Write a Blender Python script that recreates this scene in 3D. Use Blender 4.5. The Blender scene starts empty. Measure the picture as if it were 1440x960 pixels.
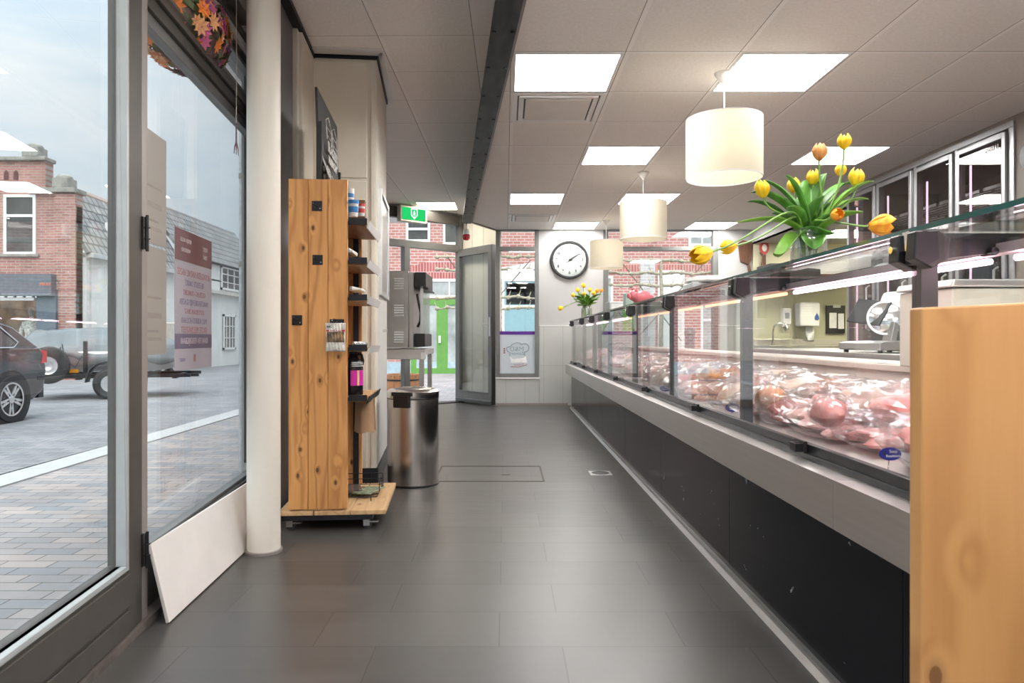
import bpy, math, random
from mathutils import Vector, Matrix, Euler, noise
R = math.radians
sc = bpy.context.scene
COL = sc.collection
CZ = 0.935                     # eye height above the shop floor
F, VX, VY = 990.0, 711.0, 475.0
def P(x, y, d): return Vector(((x-VX)/F*d, d, CZ+(VY-y)/F*d))
def Zc(v): return CZ+v

# ------------------------------------------------------------------ mesh builder
class MB:
    def __init__(s): s.v=[]; s.f=[]; s.sm=[]
    def _add(s, vs, fs, smooth=False):
        o=len(s.v); s.v+= [tuple(v) for v in vs]; s.f+=[tuple(i+o for i in f) for f in fs]; s.sm+=[smooth]*len(fs); return s
    def box(s,x0,y0,z0,x1,y1,z1,M=None):
        vs=[Vector(p) for p in ((x0,y0,z0),(x1,y0,z0),(x1,y1,z0),(x0,y1,z0),(x0,y0,z1),(x1,y0,z1),(x1,y1,z1),(x0,y1,z1))]
        if M is not None: vs=[M@v for v in vs]
        return s._add(vs,[(0,3,2,1),(4,5,6,7),(0,1,5,4),(1,2,6,5),(2,3,7,6),(3,0,4,7)])
    def cbox(s,c,size,rot=(0,0,0)):
        M=Matrix.Translation(c)@Euler([R(a) for a in rot]).to_matrix().to_4x4(); a,b,d=[k/2 for k in size]
        return s.box(-a,-b,-d,a,b,d,M)
    def cyl(s,p0,p1,r0,r1=None,seg=16,caps=True,smooth=True):
        r1=r0 if r1 is None else r1; p0=Vector(p0);p1=Vector(p1); z=(p1-p0).normalized()
        a=Vector((1,0,0)) if abs(z.x)<.8 else Vector((0,1,0)); u=z.cross(a).normalized(); w=z.cross(u)
        vs=[];
        for p,r in ((p0,r0),(p1,r1)):
            for i in range(seg):
                t=2*math.pi*i/seg; vs.append(p+u*math.cos(t)*r+w*math.sin(t)*r)
        s._add(vs,[(i,(i+1)%seg,seg+(i+1)%seg,seg+i) for i in range(seg)],smooth)
        if caps:
            s._add(vs[:seg],[tuple(range(seg))[::-1]]); s._add(vs[seg:],[tuple(range(seg))])
        return s
    def tube(s,pts,r,seg=8,caps=True):
        pts=[Vector(p) for p in pts]; n=len(pts); rs=r if isinstance(r,(list,tuple)) else [r]*n
        vs=[]; u=None
        for i,p in enumerate(pts):
            t=(pts[min(i+1,n-1)]-pts[max(i-1,0)]).normalized()
            if u is None:
                a=Vector((0,0,1)) if abs(t.z)<.8 else Vector((1,0,0)); u=t.cross(a).normalized()
            else:
                u=(u-t*u.dot(t)).normalized()
            w=t.cross(u)
            for k in range(seg):
                q=2*math.pi*k/seg; vs.append(p+(u*math.cos(q)+w*math.sin(q))*rs[i])
        fs=[]
        for i in range(n-1):
            for k in range(seg):
                a=i*seg+k;b=i*seg+(k+1)%seg; fs.append((a,b,b+seg,a+seg))
        if caps: fs+= [tuple(range(seg))[::-1],tuple(range((n-1)*seg,n*seg))]
        return s._add(vs,fs,True)
    def lathe(s,prof,seg=32,c=(0,0,0),M=None,smooth=True):
        vs=[];n=len(prof)
        for r,z in prof:
            for k in range(seg):
                t=2*math.pi*k/seg; v=Vector((c[0]+r*math.cos(t),c[1]+r*math.sin(t),c[2]+z)); vs.append(M@v if M is not None else v)
        fs=[]
        for i in range(n-1):
            for k in range(seg):
                a=i*seg+k;b=i*seg+(k+1)%seg; fs.append((a,b,b+seg,a+seg))
        return s._add(vs,fs,smooth)
    def prism(s,poly,axis,a0,a1,M=None):
        def mk(p,a):
            return Vector((a,p[0],p[1])) if axis=='x' else Vector((p[0],a,p[1])) if axis=='y' else Vector((p[0],p[1],a))
        n=len(poly); vs=[mk(p,a0) for p in poly]+[mk(p,a1) for p in poly]
        if M is not None: vs=[M@v for v in vs]
        return s._add(vs,[tuple(range(n))[::-1],tuple(range(n,2*n))]+[(i,(i+1)%n,n+(i+1)%n,n+i) for i in range(n)])
    def ell(s,c,r,seg=20,rings=12,fn=None,smooth=True,M=None):
        c=Vector(c); vs=[]
        for i in range(rings+1):
            ph=math.pi*i/rings
            for k in range(seg):
                t=2*math.pi*k/seg; d=Vector((math.sin(ph)*math.cos(t),math.sin(ph)*math.sin(t),math.cos(ph)))
                m=fn(d) if fn else 1.0
                v=Vector((d.x*r[0],d.y*r[1],d.z*r[2]))*m
                if M is not None: v=M@v
                vs.append(c+v)
        fs=[]
        for i in range(rings):
            for k in range(seg):
                a=i*seg+k;b=i*seg+(k+1)%seg; fs.append((a,a+seg,b+seg,b))
        return s._add(vs,fs,smooth)
    def grid(s,fn,nu,nv,smooth=True):
        vs=[fn(i/nu,j/nv) for j in range(nv+1) for i in range(nu+1)]
        fs=[(j*(nu+1)+i,j*(nu+1)+i+1,(j+1)*(nu+1)+i+1,(j+1)*(nu+1)+i) for j in range(nv) for i in range(nu)]
        return s._add(vs,fs,smooth)
    def build(s,name,mat,parent=None,bevel=0,solid=0,loc=None,rotz=None,subd=0,fix=True):
        me=bpy.data.meshes.new(name); me.from_pydata(s.v,[],s.f); me.update()
        for p,q in zip(me.polygons,s.sm): p.use_smooth=q
        if fix:
            import bmesh
            bm=bmesh.new(); bm.from_mesh(me); bmesh.ops.remove_doubles(bm,verts=bm.verts,dist=1e-6); bmesh.ops.recalc_face_normals(bm,faces=bm.faces)
            for e in bm.edges:
                if len(e.link_faces)==2 and e.calc_face_angle(0)>.7: e.smooth=False
            bm.to_mesh(me); bm.free()
        me.materials.append(mat)
        o=bpy.data.objects.new(name,me); COL.objects.link(o)
        if parent is not None: o.parent=parent
        if loc is not None: o.location=loc
        if rotz is not None: o.rotation_euler=(0,0,rotz)
        if solid:
            m=o.modifiers.new('s','SOLIDIFY'); m.thickness=solid; m.offset=0
        if bevel:
            m=o.modifiers.new('b','BEVEL'); m.width=bevel; m.segments=2; m.limit_method='ANGLE'; m.angle_limit=R(40)
        if subd:
            m=o.modifiers.new('u','SUBSURF'); m.levels=subd; m.render_levels=subd
        return o
def tag(o,label,cat,group=None,kind=None):
    o['label']=label; o['category']=cat
    if group: o['group']=group
    if kind: o['kind']=kind
    return o
def thing(name,label,cat,loc=(0,0,0),rotz=0,group=None):
    o=bpy.data.objects.new(name,None); COL.objects.link(o); o.location=loc; o.rotation_euler=(0,0,rotz); o.empty_display_size=.1
    return tag(o,label,cat,group)
def empty_struct(name,loc=(0,0,0),rotz=0):
    o=bpy.data.objects.new(name,None); COL.objects.link(o); o.location=loc; o.rotation_euler=(0,0,rotz); o['kind']='structure'; return o
def struct(o): o['kind']='structure'; return o
def dup(root,loc=None,rotz=None,label=None,scale=None):
    def cp(o,par):
        c=o.copy(); COL.objects.link(c)
        if par is not None: c.parent=par
        for ch in list(o.children): cp(ch,c)
        return c
    r=cp(root,None)
    if loc is not None: r.location=loc
    if rotz is not None: r.rotation_euler=(0,0,rotz)
    if label: r['label']=label
    if scale is not None: r.scale=scale
    return r
def text(body,size,name,mat,parent,M,extrude=.0008,mirror=False,sx=1.0,align='CENTER',bold=0):
    cu=bpy.data.curves.new('t','FONT'); cu.body=body; cu.size=size; cu.align_x=align; cu.align_y='CENTER'; cu.extrude=extrude; cu.resolution_u=3; cu.offset=bold
    o=bpy.data.objects.new('t',cu); COL.objects.link(o)
    dg=bpy.context.evaluated_depsgraph_get(); me=bpy.data.meshes.new_from_object(o.evaluated_get(dg))
    bpy.data.objects.remove(o)
    S=Matrix.Diagonal((-sx if mirror else sx,1,1,1)); me.transform(M@S)
    if mirror: me.flip_normals()
    me.materials.clear(); me.materials.append(mat); me.name=name
    ob=bpy.data.objects.new(name,me); COL.objects.link(ob); ob.parent=parent
    return ob
def frameM(o,xd,yd):   # matrix whose local x,y follow given directions at origin o
    x=Vector(xd).normalized(); y=Vector(yd).normalized(); z=x.cross(y)
    M=Matrix.Identity(4)
    for i in range(3): M[i][0]=x[i]; M[i][1]=y[i]; M[i][2]=z[i]; M[i][3]=o[i]
    return M

# ------------------------------------------------------------------ materials
def newmat(name):
    m=bpy.data.materials.new(name); m.use_nodes=True; nt=m.node_tree; nt.nodes.clear(); return m,nt,nt.nodes,nt.links
def N(nt,t,**k):
    n=nt.nodes.new(t)
    for a,b in k.items(): setattr(n,a,b)
    return n
def math_(nt,op,a,b=None,c=None):
    n=nt.nodes.new('ShaderNodeMath'); n.operation=op
    for i,v in enumerate((a,b,c)):
        if v is None: continue
        if isinstance(v,(int,float)): n.inputs[i].default_value=v
        else: nt.links.new(v,n.inputs[i])
    return n.outputs[0]
def mixc(nt,fac,a,b):
    n=nt.nodes.new('ShaderNodeMix'); n.data_type='RGBA'
    def setin(i,v):
        if isinstance(v,(tuple,list)): n.inputs[i].default_value=(*v[:3],1)
        elif isinstance(v,(int,float)): n.inputs[i].default_value=v
        else: nt.links.new(v,n.inputs[i])
    setin(0,fac); setin(6,a); setin(7,b); return n.outputs[2]
def ramp(nt,fac,stops):
    n=nt.nodes.new('ShaderNodeValToRGB'); nt.links.new(fac,n.inputs[0]); e=n.color_ramp.elements
    while len(e)<len(stops): e.new(.5)
    for k,(p,c) in enumerate(stops): e[k].position=p; e[k].color=(*c[:3],1)
    return n.outputs[0]
def bsdf(nt,col,rough=.5,metal=0,spec=.5,bump=None,bs=.1,bd=.01,**kw):
    b=nt.nodes.new('ShaderNodeBsdfPrincipled'); o=nt.nodes.new('ShaderNodeOutputMaterial')
    def st(n,v):
        i=b.inputs[n]
        if isinstance(v,(tuple,list)): i.default_value=(*v[:3],1)
        elif isinstance(v,(int,float)): i.default_value=v
        else: nt.links.new(v,i)
    st('Base Color',col); st('Roughness',rough); st('Metallic',metal); st('Specular IOR Level',spec)
    for k,v in kw.items(): st(k.replace('_',' '),v)
    if bump is not None:
        bn=nt.nodes.new('ShaderNodeBump'); bn.inputs['Strength'].default_value=bs; bn.inputs['Distance'].default_value=bd
        nt.links.new(bump,bn.inputs['Height']); nt.links.new(bn.outputs[0],b.inputs['Normal'])
    nt.links.new(b.outputs[0],o.inputs[0]); return b
def ocoord(nt,scale=(1,1,1)):
    t=nt.nodes.new('ShaderNodeTexCoord'); m=nt.nodes.new('ShaderNodeMapping'); m.inputs['Scale'].default_value=scale
    nt.links.new(t.outputs['Object'],m.inputs[0]); return m.outputs[0]
def noise_(nt,vec,scale,detail=3,rough=.5,dist=0):
    n=nt.nodes.new('ShaderNodeTexNoise'); n.inputs['Scale'].default_value=scale; n.inputs['Detail'].default_value=detail
    n.inputs['Roughness'].default_value=rough; n.inputs['Distortion'].default_value=dist; nt.links.new(vec,n.inputs['Vector']); return n.outputs['Fac']
def mplain(name,col,rough=.5,metal=0,var=.12,scale=8,stretch=(1,1,1),spec=.5,bump=0,**kw):
    m,nt,_,_=newmat(name); f=noise_(nt,ocoord(nt,stretch),scale)
    lo=tuple(c*(1-var) for c in col); hi=tuple(min(1,c*(1+var)) for c in col)
    c=ramp(nt,f,[(.3,lo),(.7,hi)])
    bsdf(nt,c,rough,metal,spec,bump=f if bump else None,bs=bump,**kw); return m
def memit(name,col,strength,var=0):
    m,nt,_,_=newmat(name); e=N(nt,'ShaderNodeEmission'); e.inputs[0].default_value=(*col,1); e.inputs[1].default_value=strength
    o=N(nt,'ShaderNodeOutputMaterial'); nt.links.new(e.outputs[0],o.inputs[0]); return m
def mglass(name,tint=(.97,.985,.98),f0=.04,rough=0.0,haze=None,hcol=(.8,.8,.8),refl=1.0):
    m,nt,_,_=newmat(name)
    g=N(nt,'ShaderNodeNewGeometry'); d=N(nt,'ShaderNodeVectorMath',operation='DOT_PRODUCT'); nt.links.new(g.outputs['Normal'],d.inputs[0]); nt.links.new(g.outputs['Incoming'],d.inputs[1])
    c=math_(nt,'ABSOLUTE',d.outputs['Value']); k=math_(nt,'POWER',math_(nt,'SUBTRACT',1.0,c),5.0)
    f=math_(nt,'MULTIPLY',math_(nt,'MULTIPLY_ADD',k,1-f0,f0),refl)
    t=N(nt,'ShaderNodeBsdfTransparent'); t.inputs[0].default_value=(*tint,1)
    s=N(nt,'ShaderNodeBsdfGlossy'); s.inputs['Roughness'].default_value=rough
    base=t.outputs[0]
    if haze:
        df=N(nt,'ShaderNodeBsdfDiffuse'); df.inputs[0].default_value=(*hcol,1); tr=N(nt,'ShaderNodeBsdfTranslucent'); tr.inputs[0].default_value=(*hcol,1)
        a=N(nt,'ShaderNodeMixShader'); a.inputs[0].default_value=.5; nt.links.new(df.outputs[0],a.inputs[1]); nt.links.new(tr.outputs[0],a.inputs[2])
        h=N(nt,'ShaderNodeMixShader'); h.inputs[0].default_value=haze; nt.links.new(t.outputs[0],h.inputs[1]); nt.links.new(a.outputs[0],h.inputs[2]); base=h.outputs[0]
    x=N(nt,'ShaderNodeMixShader'); nt.links.new(f,x.inputs[0]); nt.links.new(base,x.inputs[1]); nt.links.new(s.outputs[0],x.inputs[2])
    o=N(nt,'ShaderNodeOutputMaterial'); nt.links.new(x.outputs[0],o.inputs[0]); return m
def axes2(nt,ax,scale=1):
    t=nt.nodes.new('ShaderNodeTexCoord'); s=nt.nodes.new('ShaderNodeSeparateXYZ'); nt.links.new(t.outputs['Object'],s.inputs[0])
    return [s.outputs['xyz'.index(a)] for a in ax]
def mgrid(name,base,line,pitch,lw,ax,rough=.6,var=.06,nscale=6,line2=None,lw2=0,spec=.3,stretch=(1,1,1),bump=0):
    m,nt,_,_=newmat(name); cs=axes2(nt,ax); mask=None; mask2=None
    for c,p in zip(cs,pitch):
        fr=math_(nt,'FRACT',math_(nt,'DIVIDE',c,p)); a=math_(nt,'LESS_THAN',fr,lw/p)
        mask=a if mask is None else math_(nt,'MAXIMUM',mask,a)
        if line2:
            b=math_(nt,'GREATER_THAN',fr,1-lw2/p); mask2=b if mask2 is None else math_(nt,'MAXIMUM',mask2,b)
    f=noise_(nt,ocoord(nt,stretch),nscale,5)
    col=ramp(nt,f,[(.3,tuple(c*(1-var) for c in base)),(.7,tuple(c*(1+var) for c in base))])
    col=mixc(nt,mask,col,line)
    if line2: col=mixc(nt,mask2,col,line2)
    bsdf(nt,col,rough,0,spec,bump=math_(nt,'MULTIPLY',mask,-1) if bump else None,bs=bump); return m
def mbrick(name,c1,c2,mortar,w,h,ms,ax,rough=.85,var=.35,offset=.5,freq=2,bias=0,streak=None,bump=.25,spec=.3,nscale=3,mix=.35,rr=None):
    m,nt,_,_=newmat(name); cs=axes2(nt,ax); cb=nt.nodes.new('ShaderNodeCombineXYZ'); nt.links.new(cs[0],cb.inputs[0]); nt.links.new(cs[1],cb.inputs[1])
    b=nt.nodes.new('ShaderNodeTexBrick'); b.offset=offset; b.offset_frequency=freq; nt.links.new(cb.outputs[0],b.inputs['Vector'])
    b.inputs['Scale'].default_value=1; b.inputs['Brick Width'].default_value=w; b.inputs['Row Height'].default_value=h; b.inputs['Mortar Size'].default_value=ms
    b.inputs['Mortar Smooth'].default_value=.1; b.inputs['Bias'].default_value=bias
    b.inputs['Color1'].default_value=(*c1,1); b.inputs['Color2'].default_value=(*c2,1); b.inputs['Mortar'].default_value=(*mortar,1)
    f=noise_(nt,ocoord(nt,streak or (1,1,1)),nscale,5,.6)
    k=ramp(nt,f,[(.25,(1-var,)*3),(.75,(1+var,)*3)])
    mm=nt.nodes.new('ShaderNodeMix'); mm.data_type='RGBA'; mm.blend_type='MULTIPLY'; mm.inputs[0].default_value=1; nt.links.new(b.outputs['Color'],mm.inputs[6]); nt.links.new(k,mm.inputs[7])
    r=rough
    if rr: r=math_(nt,'MULTIPLY_ADD',f,rr[1]-rr[0],rr[0])
    bsdf(nt,mm.outputs[2],r,0,spec,bump=math_(nt,'MULTIPLY',b.outputs['Fac'],-1),bs=bump,bd=.004); return m
def mwood(name,c_light,c_dark,knot,axis='z',scale=1.0,rough=.45):
    m,nt,_,_=newmat(name)
    g=nt.nodes.new('ShaderNodeNewGeometry'); t=nt.nodes.new('ShaderNodeTexCoord')
    off=nt.nodes.new('ShaderNodeCombineXYZ'); o1=math_(nt,'MULTIPLY',g.outputs['Random Per Island'],37.0)
    for i in range(3): nt.links.new(o1,off.inputs[i])
    add=nt.nodes.new('ShaderNodeVectorMath'); nt.links.new(t.outputs['Object'],add.inputs[0]); nt.links.new(off.outputs[0],add.inputs[1])
    mp=nt.nodes.new('ShaderNodeMapping'); st=[1,1,1]; st['xyz'.index(axis)]=.1; mp.inputs['Scale'].default_value=st; nt.links.new(add.outputs[0],mp.inputs[0])
    sx_=nt.nodes.new('ShaderNodeSeparateXYZ'); nt.links.new(add.outputs[0],sx_.inputs[0]); mk=nt.nodes.new('ShaderNodeCombineXYZ'); nt.links.new(sx_.outputs[0],mk.inputs[0]); nt.links.new(math_(nt,'MULTIPLY',sx_.outputs['xyz'.index(axis)],.6),mk.inputs[1])
    vo=nt.nodes.new('ShaderNodeTexVoronoi'); vo.voronoi_dimensions='2D'; vo.inputs['Scale'].default_value=9*scale; vo.inputs['Randomness'].default_value=1; nt.links.new(mk.outputs[0],vo.inputs['Vector'])
    dist=vo.outputs['Distance']; near=math_(nt,'SUBTRACT',1.0,math_(nt,'MINIMUM',math_(nt,'MULTIPLY',dist,4.5),1.0))
    nz=noise_(nt,mp.outputs[0],7*scale,2,.5); 
    w=math_(nt,'ADD',math_(nt,'MULTIPLY',nz,9.0),math_(nt,'MULTIPLY',near,.9)); s=math_(nt,'SINE',math_(nt,'MULTIPLY',w,6.28)); s=math_(nt,'MULTIPLY_ADD',s,.5,.5)
    fine=noise_(nt,mp.outputs[0],90*scale,3)
    f=math_(nt,'MULTIPLY_ADD',fine,.5,math_(nt,'MULTIPLY',math_(nt,'POWER',s,1.6),.55))
    col=ramp(nt,f,[(.15,c_light),(.85,c_dark)])
    big=noise_(nt,add.outputs[0],2.0,2); col=mixc(nt,math_(nt,'MULTIPLY',big,.45),col,tuple(min(1,c*1.25) for c in c_light))
    sel=math_(nt,'GREATER_THAN',vo.outputs['Color'],.47)
    kd=math_(nt,'LESS_THAN',dist,.055); kd2=math_(nt,'MULTIPLY',math_(nt,'SUBTRACT',1.0,math_(nt,'MINIMUM',math_(nt,'MULTIPLY',dist,8.0),1.0)),.8)
    kk=math_(nt,'MULTIPLY',math_(nt,'MAXIMUM',math_(nt,'MULTIPLY',kd,.85),kd2),sel)
    col=mixc(nt,kk,col,knot)
    bsdf(nt,col,rough,0,.35,bump=f,bs=.06,bd=.003); return m
# ------------------------------------------------------------------ palette
FLOOR=mbrick('floor_tile',(.070,.066,.062),(.049,.046,.044),(.022,.021,.020),.565,.2705,.0022,'xy',rough=.4,var=.22,offset=.66,streak=(1.2,14,1),bump=.0,spec=.75,nscale=2.2,rr=(.26,.44))
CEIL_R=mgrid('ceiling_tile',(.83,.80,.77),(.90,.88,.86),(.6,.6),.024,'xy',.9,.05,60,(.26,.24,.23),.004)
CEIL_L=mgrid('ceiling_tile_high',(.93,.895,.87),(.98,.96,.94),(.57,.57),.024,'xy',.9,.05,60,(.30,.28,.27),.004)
WALLP=mplain('wall_paint',(.46,.455,.45),.75,var=.03,scale=3)
CREAM=mplain('cream_panel',(.74,.69,.60),.55,var=.05,scale=3)
CREAMD=mplain('cream_trim',(.50,.45,.39),.5,var=.05)
WAINS=mgrid('wainscot_panel',(.50,.51,.49),(.30,.30,.28),(.263,.55),.004,'xz',.28,.03,4,spec=.5)
FRAME=mplain('frame_bronze',(.075,.068,.060),.42,.25,var=.08,scale=12)
FRAMEL=mplain('frame_light',(.30,.27,.255),.4,.3,var=.06)
FRAMEG=mplain('frame_grey',(.19,.19,.185),.4,.3,var=.06)
WHITEP=mplain('white_gloss',(.80,.79,.78),.35,var=.03,scale=4)
WHITEB=mplain('white_board',(.70,.67,.65),.6,var=.05,scale=5)
BLACK=mplain('black_plastic',(.012,.012,.013),.35,var=.2)
BLACKM=mplain('black_metal',(.022,.022,.026),.45,.6,var=.2)
DARKG=mplain('dark_grey_metal',(.055,.058,.064),.35,.7,var=.15)
STEEL=mplain('brushed_steel',(.52,.51,.50),.28,1,var=.10,scale=3,stretch=(1,1,60))
STEELH=mplain('brushed_steel_long',(.66,.64,.62),.38,1,var=.035,scale=3,stretch=(40,.6,40))
BINST=mplain('mirror_steel',(.66,.62,.59),.24,1,var=.16,scale=4,stretch=(9,9,.05),Anisotropic=.8)
CHROME=mplain('chrome',(.75,.75,.76),.12,1,var=.03)
ALU=mplain('aluminium',(.62,.62,.62),.35,.9,var=.05)
BEAM=mplain('raw_steel',(.05,.049,.047),.42,.85,var=.55,scale=5,stretch=(3,.8,1))
GLASS=mglass('clear_glass')
GLASSG=mglass('counter_glass',(.975,.99,.985),.035)
GLASSD=mglass('door_glass',(.96,.98,.975),.045)
GEDGE=mplain('glass_edge_green',(.02,.095,.085),.1,var=.2,spec=.6)
FILMW=mglass('frosted_film',(.9,.93,.94),.04,.3,haze=.72,hcol=(.82,.85,.86))
WOOD=mwood('pine_board',(.62,.315,.115),(.36,.145,.042),(.06,.024,.010))
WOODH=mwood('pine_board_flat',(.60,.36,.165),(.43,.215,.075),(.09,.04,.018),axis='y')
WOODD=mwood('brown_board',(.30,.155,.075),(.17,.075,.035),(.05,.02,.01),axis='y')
LPANEL=memit('panel_light',(1.0,.985,.96),21.0)
LPANELW=memit('panel_light_warm',(1.0,.93,.80),16.0)

# ------------------------------------------------------------------ floor, ceilings
M_=MB(); fl=[(-1.06,1.2),(5.0,1.2),(5.0,9.9),(-.137,9.9),(-.137,9.74),(-.66,10.42),(-1.95,9.27)]
ft=[(x+.02,y-.2395) for x,y in fl]
M_.prism(ft,'z',-.1,0); floor=struct(M_.build('floor',FLOOR,loc=(-.02,.2395,0)))
M_=MB(); M_.prism([(-.62,-3.2),(5.0,-3.2),(5.0,1.2),(-1.06,1.2)],'z',-.1,0); struct(M_.build('floor_bounce',mgrid('floor_bounce_tile',(.62,.60,.57),(.4,.38,.36),(.4,.4),.004,'xy',.35,.05,3)))  # unseen floor behind the camera, made pale to bounce light onto the ceilings
HR,HL=CZ+1.496,CZ+1.80
bx=lambda d:.075-.0862*(d-3.085)       # right edge of the beam
M_=MB(); poly=[(bx(-3.2)+.004-.03,-3.2-3.68),(3.42-.03,-3.2-3.68),(3.42-.03,9.74-3.68),(-.137-.03,9.74-3.68),(bx(9.04)-.03,9.04-3.68)]
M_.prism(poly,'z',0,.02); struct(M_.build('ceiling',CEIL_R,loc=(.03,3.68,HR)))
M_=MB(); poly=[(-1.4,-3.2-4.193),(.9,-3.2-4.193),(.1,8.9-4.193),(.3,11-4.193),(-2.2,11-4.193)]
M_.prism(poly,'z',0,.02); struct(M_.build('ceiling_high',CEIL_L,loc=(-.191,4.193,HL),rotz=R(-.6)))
M_=MB(); M_.prism([(bx(-3.2),-3.2),(bx(-3.2)+.02,-3.2),(bx(9.04)+.02,9.04),(bx(9.04),9.04)],'z',HR-.004,HL)
M_.prism([(bx(9.04),9.04),(-.137,9.70),(-.137,9.735),(bx(9.04),9.075)],'z',HR-.02,HL)
struct(M_.build('trim_1',FRAMEL))
# steel beam (I section) along the ceiling step
a=math.atan(.0862); M_=MB()
L0,L1=-3.2,9.04
M_.box(-.061,0,-.012,.061,(L1-L0)/math.cos(a),0); M_.box(-.006,0,0,.006,(L1-L0)/math.cos(a),.33)
for k in range(26):
    for sx in (-.045,.045): M_.cyl((sx,.3+k*.45,-.018),(sx,.3+k*.45,-.011),.011,seg=6)
beam=struct(M_.build('beam',BEAM,loc=(bx(L0)-.061,L0,CZ+1.478),rotz=a))

# ------------------------------------------------------------------ street side wall (its own frame: y along the wall, +x into the shop)
FO=Vector((-1.17,2.27,0)); FA=math.atan(.0966)
FM=Matrix.Translation(FO)@Matrix.Rotation(FA,4,'Z')
def fac(x,y,z): return FM@Vector((x,y,z))
def fobj(mb,name,mat,parent=None,**k):
    o=mb.build(name,mat,parent,**k)
    if parent is None: o.location=FO; o.rotation_euler=(0,0,FA)
    return o
# street wall: header above, pier, wall behind the shaft, and the glazing behind the camera
M_=MB(); M_.box(-.16,-5.6,CZ+1.45,-.02,1.75,HL+.05); M_.box(-.16,1.745,0,-.02,7.25,HL+.05); struct(fobj(M_,'wall_left',WALLP))
M_=MB(); M_.box(.0,1.30,0,.125,1.735,HL+.02); struct(fobj(M_,'pier_left',mplain('pier_grey',(.17,.165,.18),.5,var=.1),bevel=.004))
M_=MB(); M_.box(-.12,1.735,0,.152,1.79,HL-.035); M_.box(-.12,1.79,0,.168,2.16,HL-.03); 
struct(fobj(M_,'wall_recess',CREAM,bevel=.004))
# shaft boxed in with cream panels
M_=MB(); M_.box(-.02,2.17,0,.56,3.02,HL-.03)
M_.box(.13,2.160,1.95,.50,2.17,HL-.05); M_.box(.13,2.160,.1,.50,2.17,1.93); M_.box(.525,2.158,.1,.552,2.17,HL-.04)
struct(fobj(M_,'wall_shaft',CREAM,bevel=.003))
M_=MB(); M_.box(-.03,2.15,HL-.03,.57,3.03,HL-.005); M_.box(-.03,1.2,HL-.035,.175,2.17,HL-.005); struct(fobj(M_,'trim_2',BLACKM))
M_=MB(); M_.box(-.05,2.06,HL-.012,.60,2.15,HL-.002);M_.box(.575,2.1,HL-.012,.61,3.06,HL-.002); struct(fobj(M_,'trim_3',WHITEP))
M_=MB(); M_.box(.555,2.16,0,.572,3.02,.11); M_.box(.10,2.145,0,.57,2.16,.11); struct(fobj(M_,'baseboard_left',DARKG))

def leafframe(mb,x0,x1,y0,y1,z0,z1,w,wt=None,wb=None):
    wt=wt or w; wb=wb or w
    mb.box(x0,y0,z0,x1,y0+w,z1); mb.box(x0,y1-w,z0,x1,y1,z1); mb.box(x0,y0+w,z1-wt,x1,y1-w,z1); mb.box(x0,y0+w,z0,x1,y1-w,z0+wb)
# door 1: street door next to the camera
d1=empty_struct('door_1',FO,FA)
M_=MB(); leafframe(M_,-.06,.0,-1.06,-.004,.025,2.62,.105,.1,.2)
M_.box(0,-.955,.03,.006,-.109,.10); M_.box(0,-.955,.112,.008,-.109,.213)
M_.box(-.06,-.955,.225,-.012,-.109,.238)
M_.build('door_frame',FRAME,d1,bevel=.003)
M_=MB(); t=.016
leafframe(M_,-.030,.003,-.957,-.107,.222,2.52,.016); M_.build('glazing_bead',mplain('bead_grey',(.42,.45,.46),.35,.2,var=.08),d1,bevel=.002)
M_=MB(); M_.box(-.036,-.945,.235,-.026,-.12,2.51); M_.build('glass',GLASSD,d1)
for z in (.20,1.22,2.2):
    M_=MB(); M_.cyl((.012,.0,z),(.012,.0,z+.105),.0065,seg=12); M_.cyl((.014,0,z+.033),(.014,0,z+.036),.0095,seg=12);M_.cyl((.014,0,z+.069),(.014,0,z+.072),.0095,seg=12); M_.cyl((.014,0,z-.006),(.014,0,z+.111),.005,seg=8)
    M_.box(-.002,-.014,z,.004,.0,z+.105); M_.build('hinge',BLACKM,d1)
# glazed door beyond the picture's left edge keeps the wall closed
d2=empty_struct('door_2',FO,FA)
M_=MB(); leafframe(M_,-.06,0,-2.2,-1.08,.025,2.62,.105,.1,.2); leafframe(M_,-.06,0,-5.4,-2.35,.025,2.62,.105,.1,.3); M_.box(-.1,-2.35,0,.01,-2.2,HL); M_.build('door_frame',FRAME,d2,bevel=.003)
M_=MB(); M_.box(-.036,-2.09,.23,-.026,-1.19,2.52); M_.box(-.036,-5.3,.33,-.026,-2.46,2.52); M_.build('glass',GLASSD,d2)
# door post and the shop window with its transom light
M_=MB(); M_.box(-.1,.0,0,-.002,.045,HL); M_.box(-.09,.045,0,-.012,.085,HL); M_.box(-.1,.085,0,-.03,.123,HL); M_.build('',FRAME) if False else None
w1=empty_struct('window_1',FO,FA)
mm=MB(); mm.box(-.1,.003,0,-.004,.05,HL-.01); mm.box(-.1,.05,0,-.022,.085,HL-.01); mm.build('door_post',FRAMEL,w1,bevel=.003)
mm=MB(); mm.box(-.1,.085,.15,-.035,.123,HL-.2); mm.build('post_strip',FRAME,w1,bevel=.003)
zt=CZ+1.13
mm=MB(); mm.box(-.11,.12,0,-.03,1.72,.205); mm.box(-.12,1.64,.245,-.04,1.74,HL-.2)
mm.box(-.10,.12,zt,-.035,1.64,zt+.05); mm.box(-.11,.12,zt+.05,-.02,1.64,zt+.075); mm.box(-.095,.12,zt+.075,-.045,1.64,zt+.13)
mm.box(-.10,.12,zt+.30,-.035,1.64,zt+.36); mm.box(-.10,.12,zt+.36,-.01,1.64,zt+.40)
mm.build('window_frame',FRAME,w1,bevel=.003)
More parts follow.
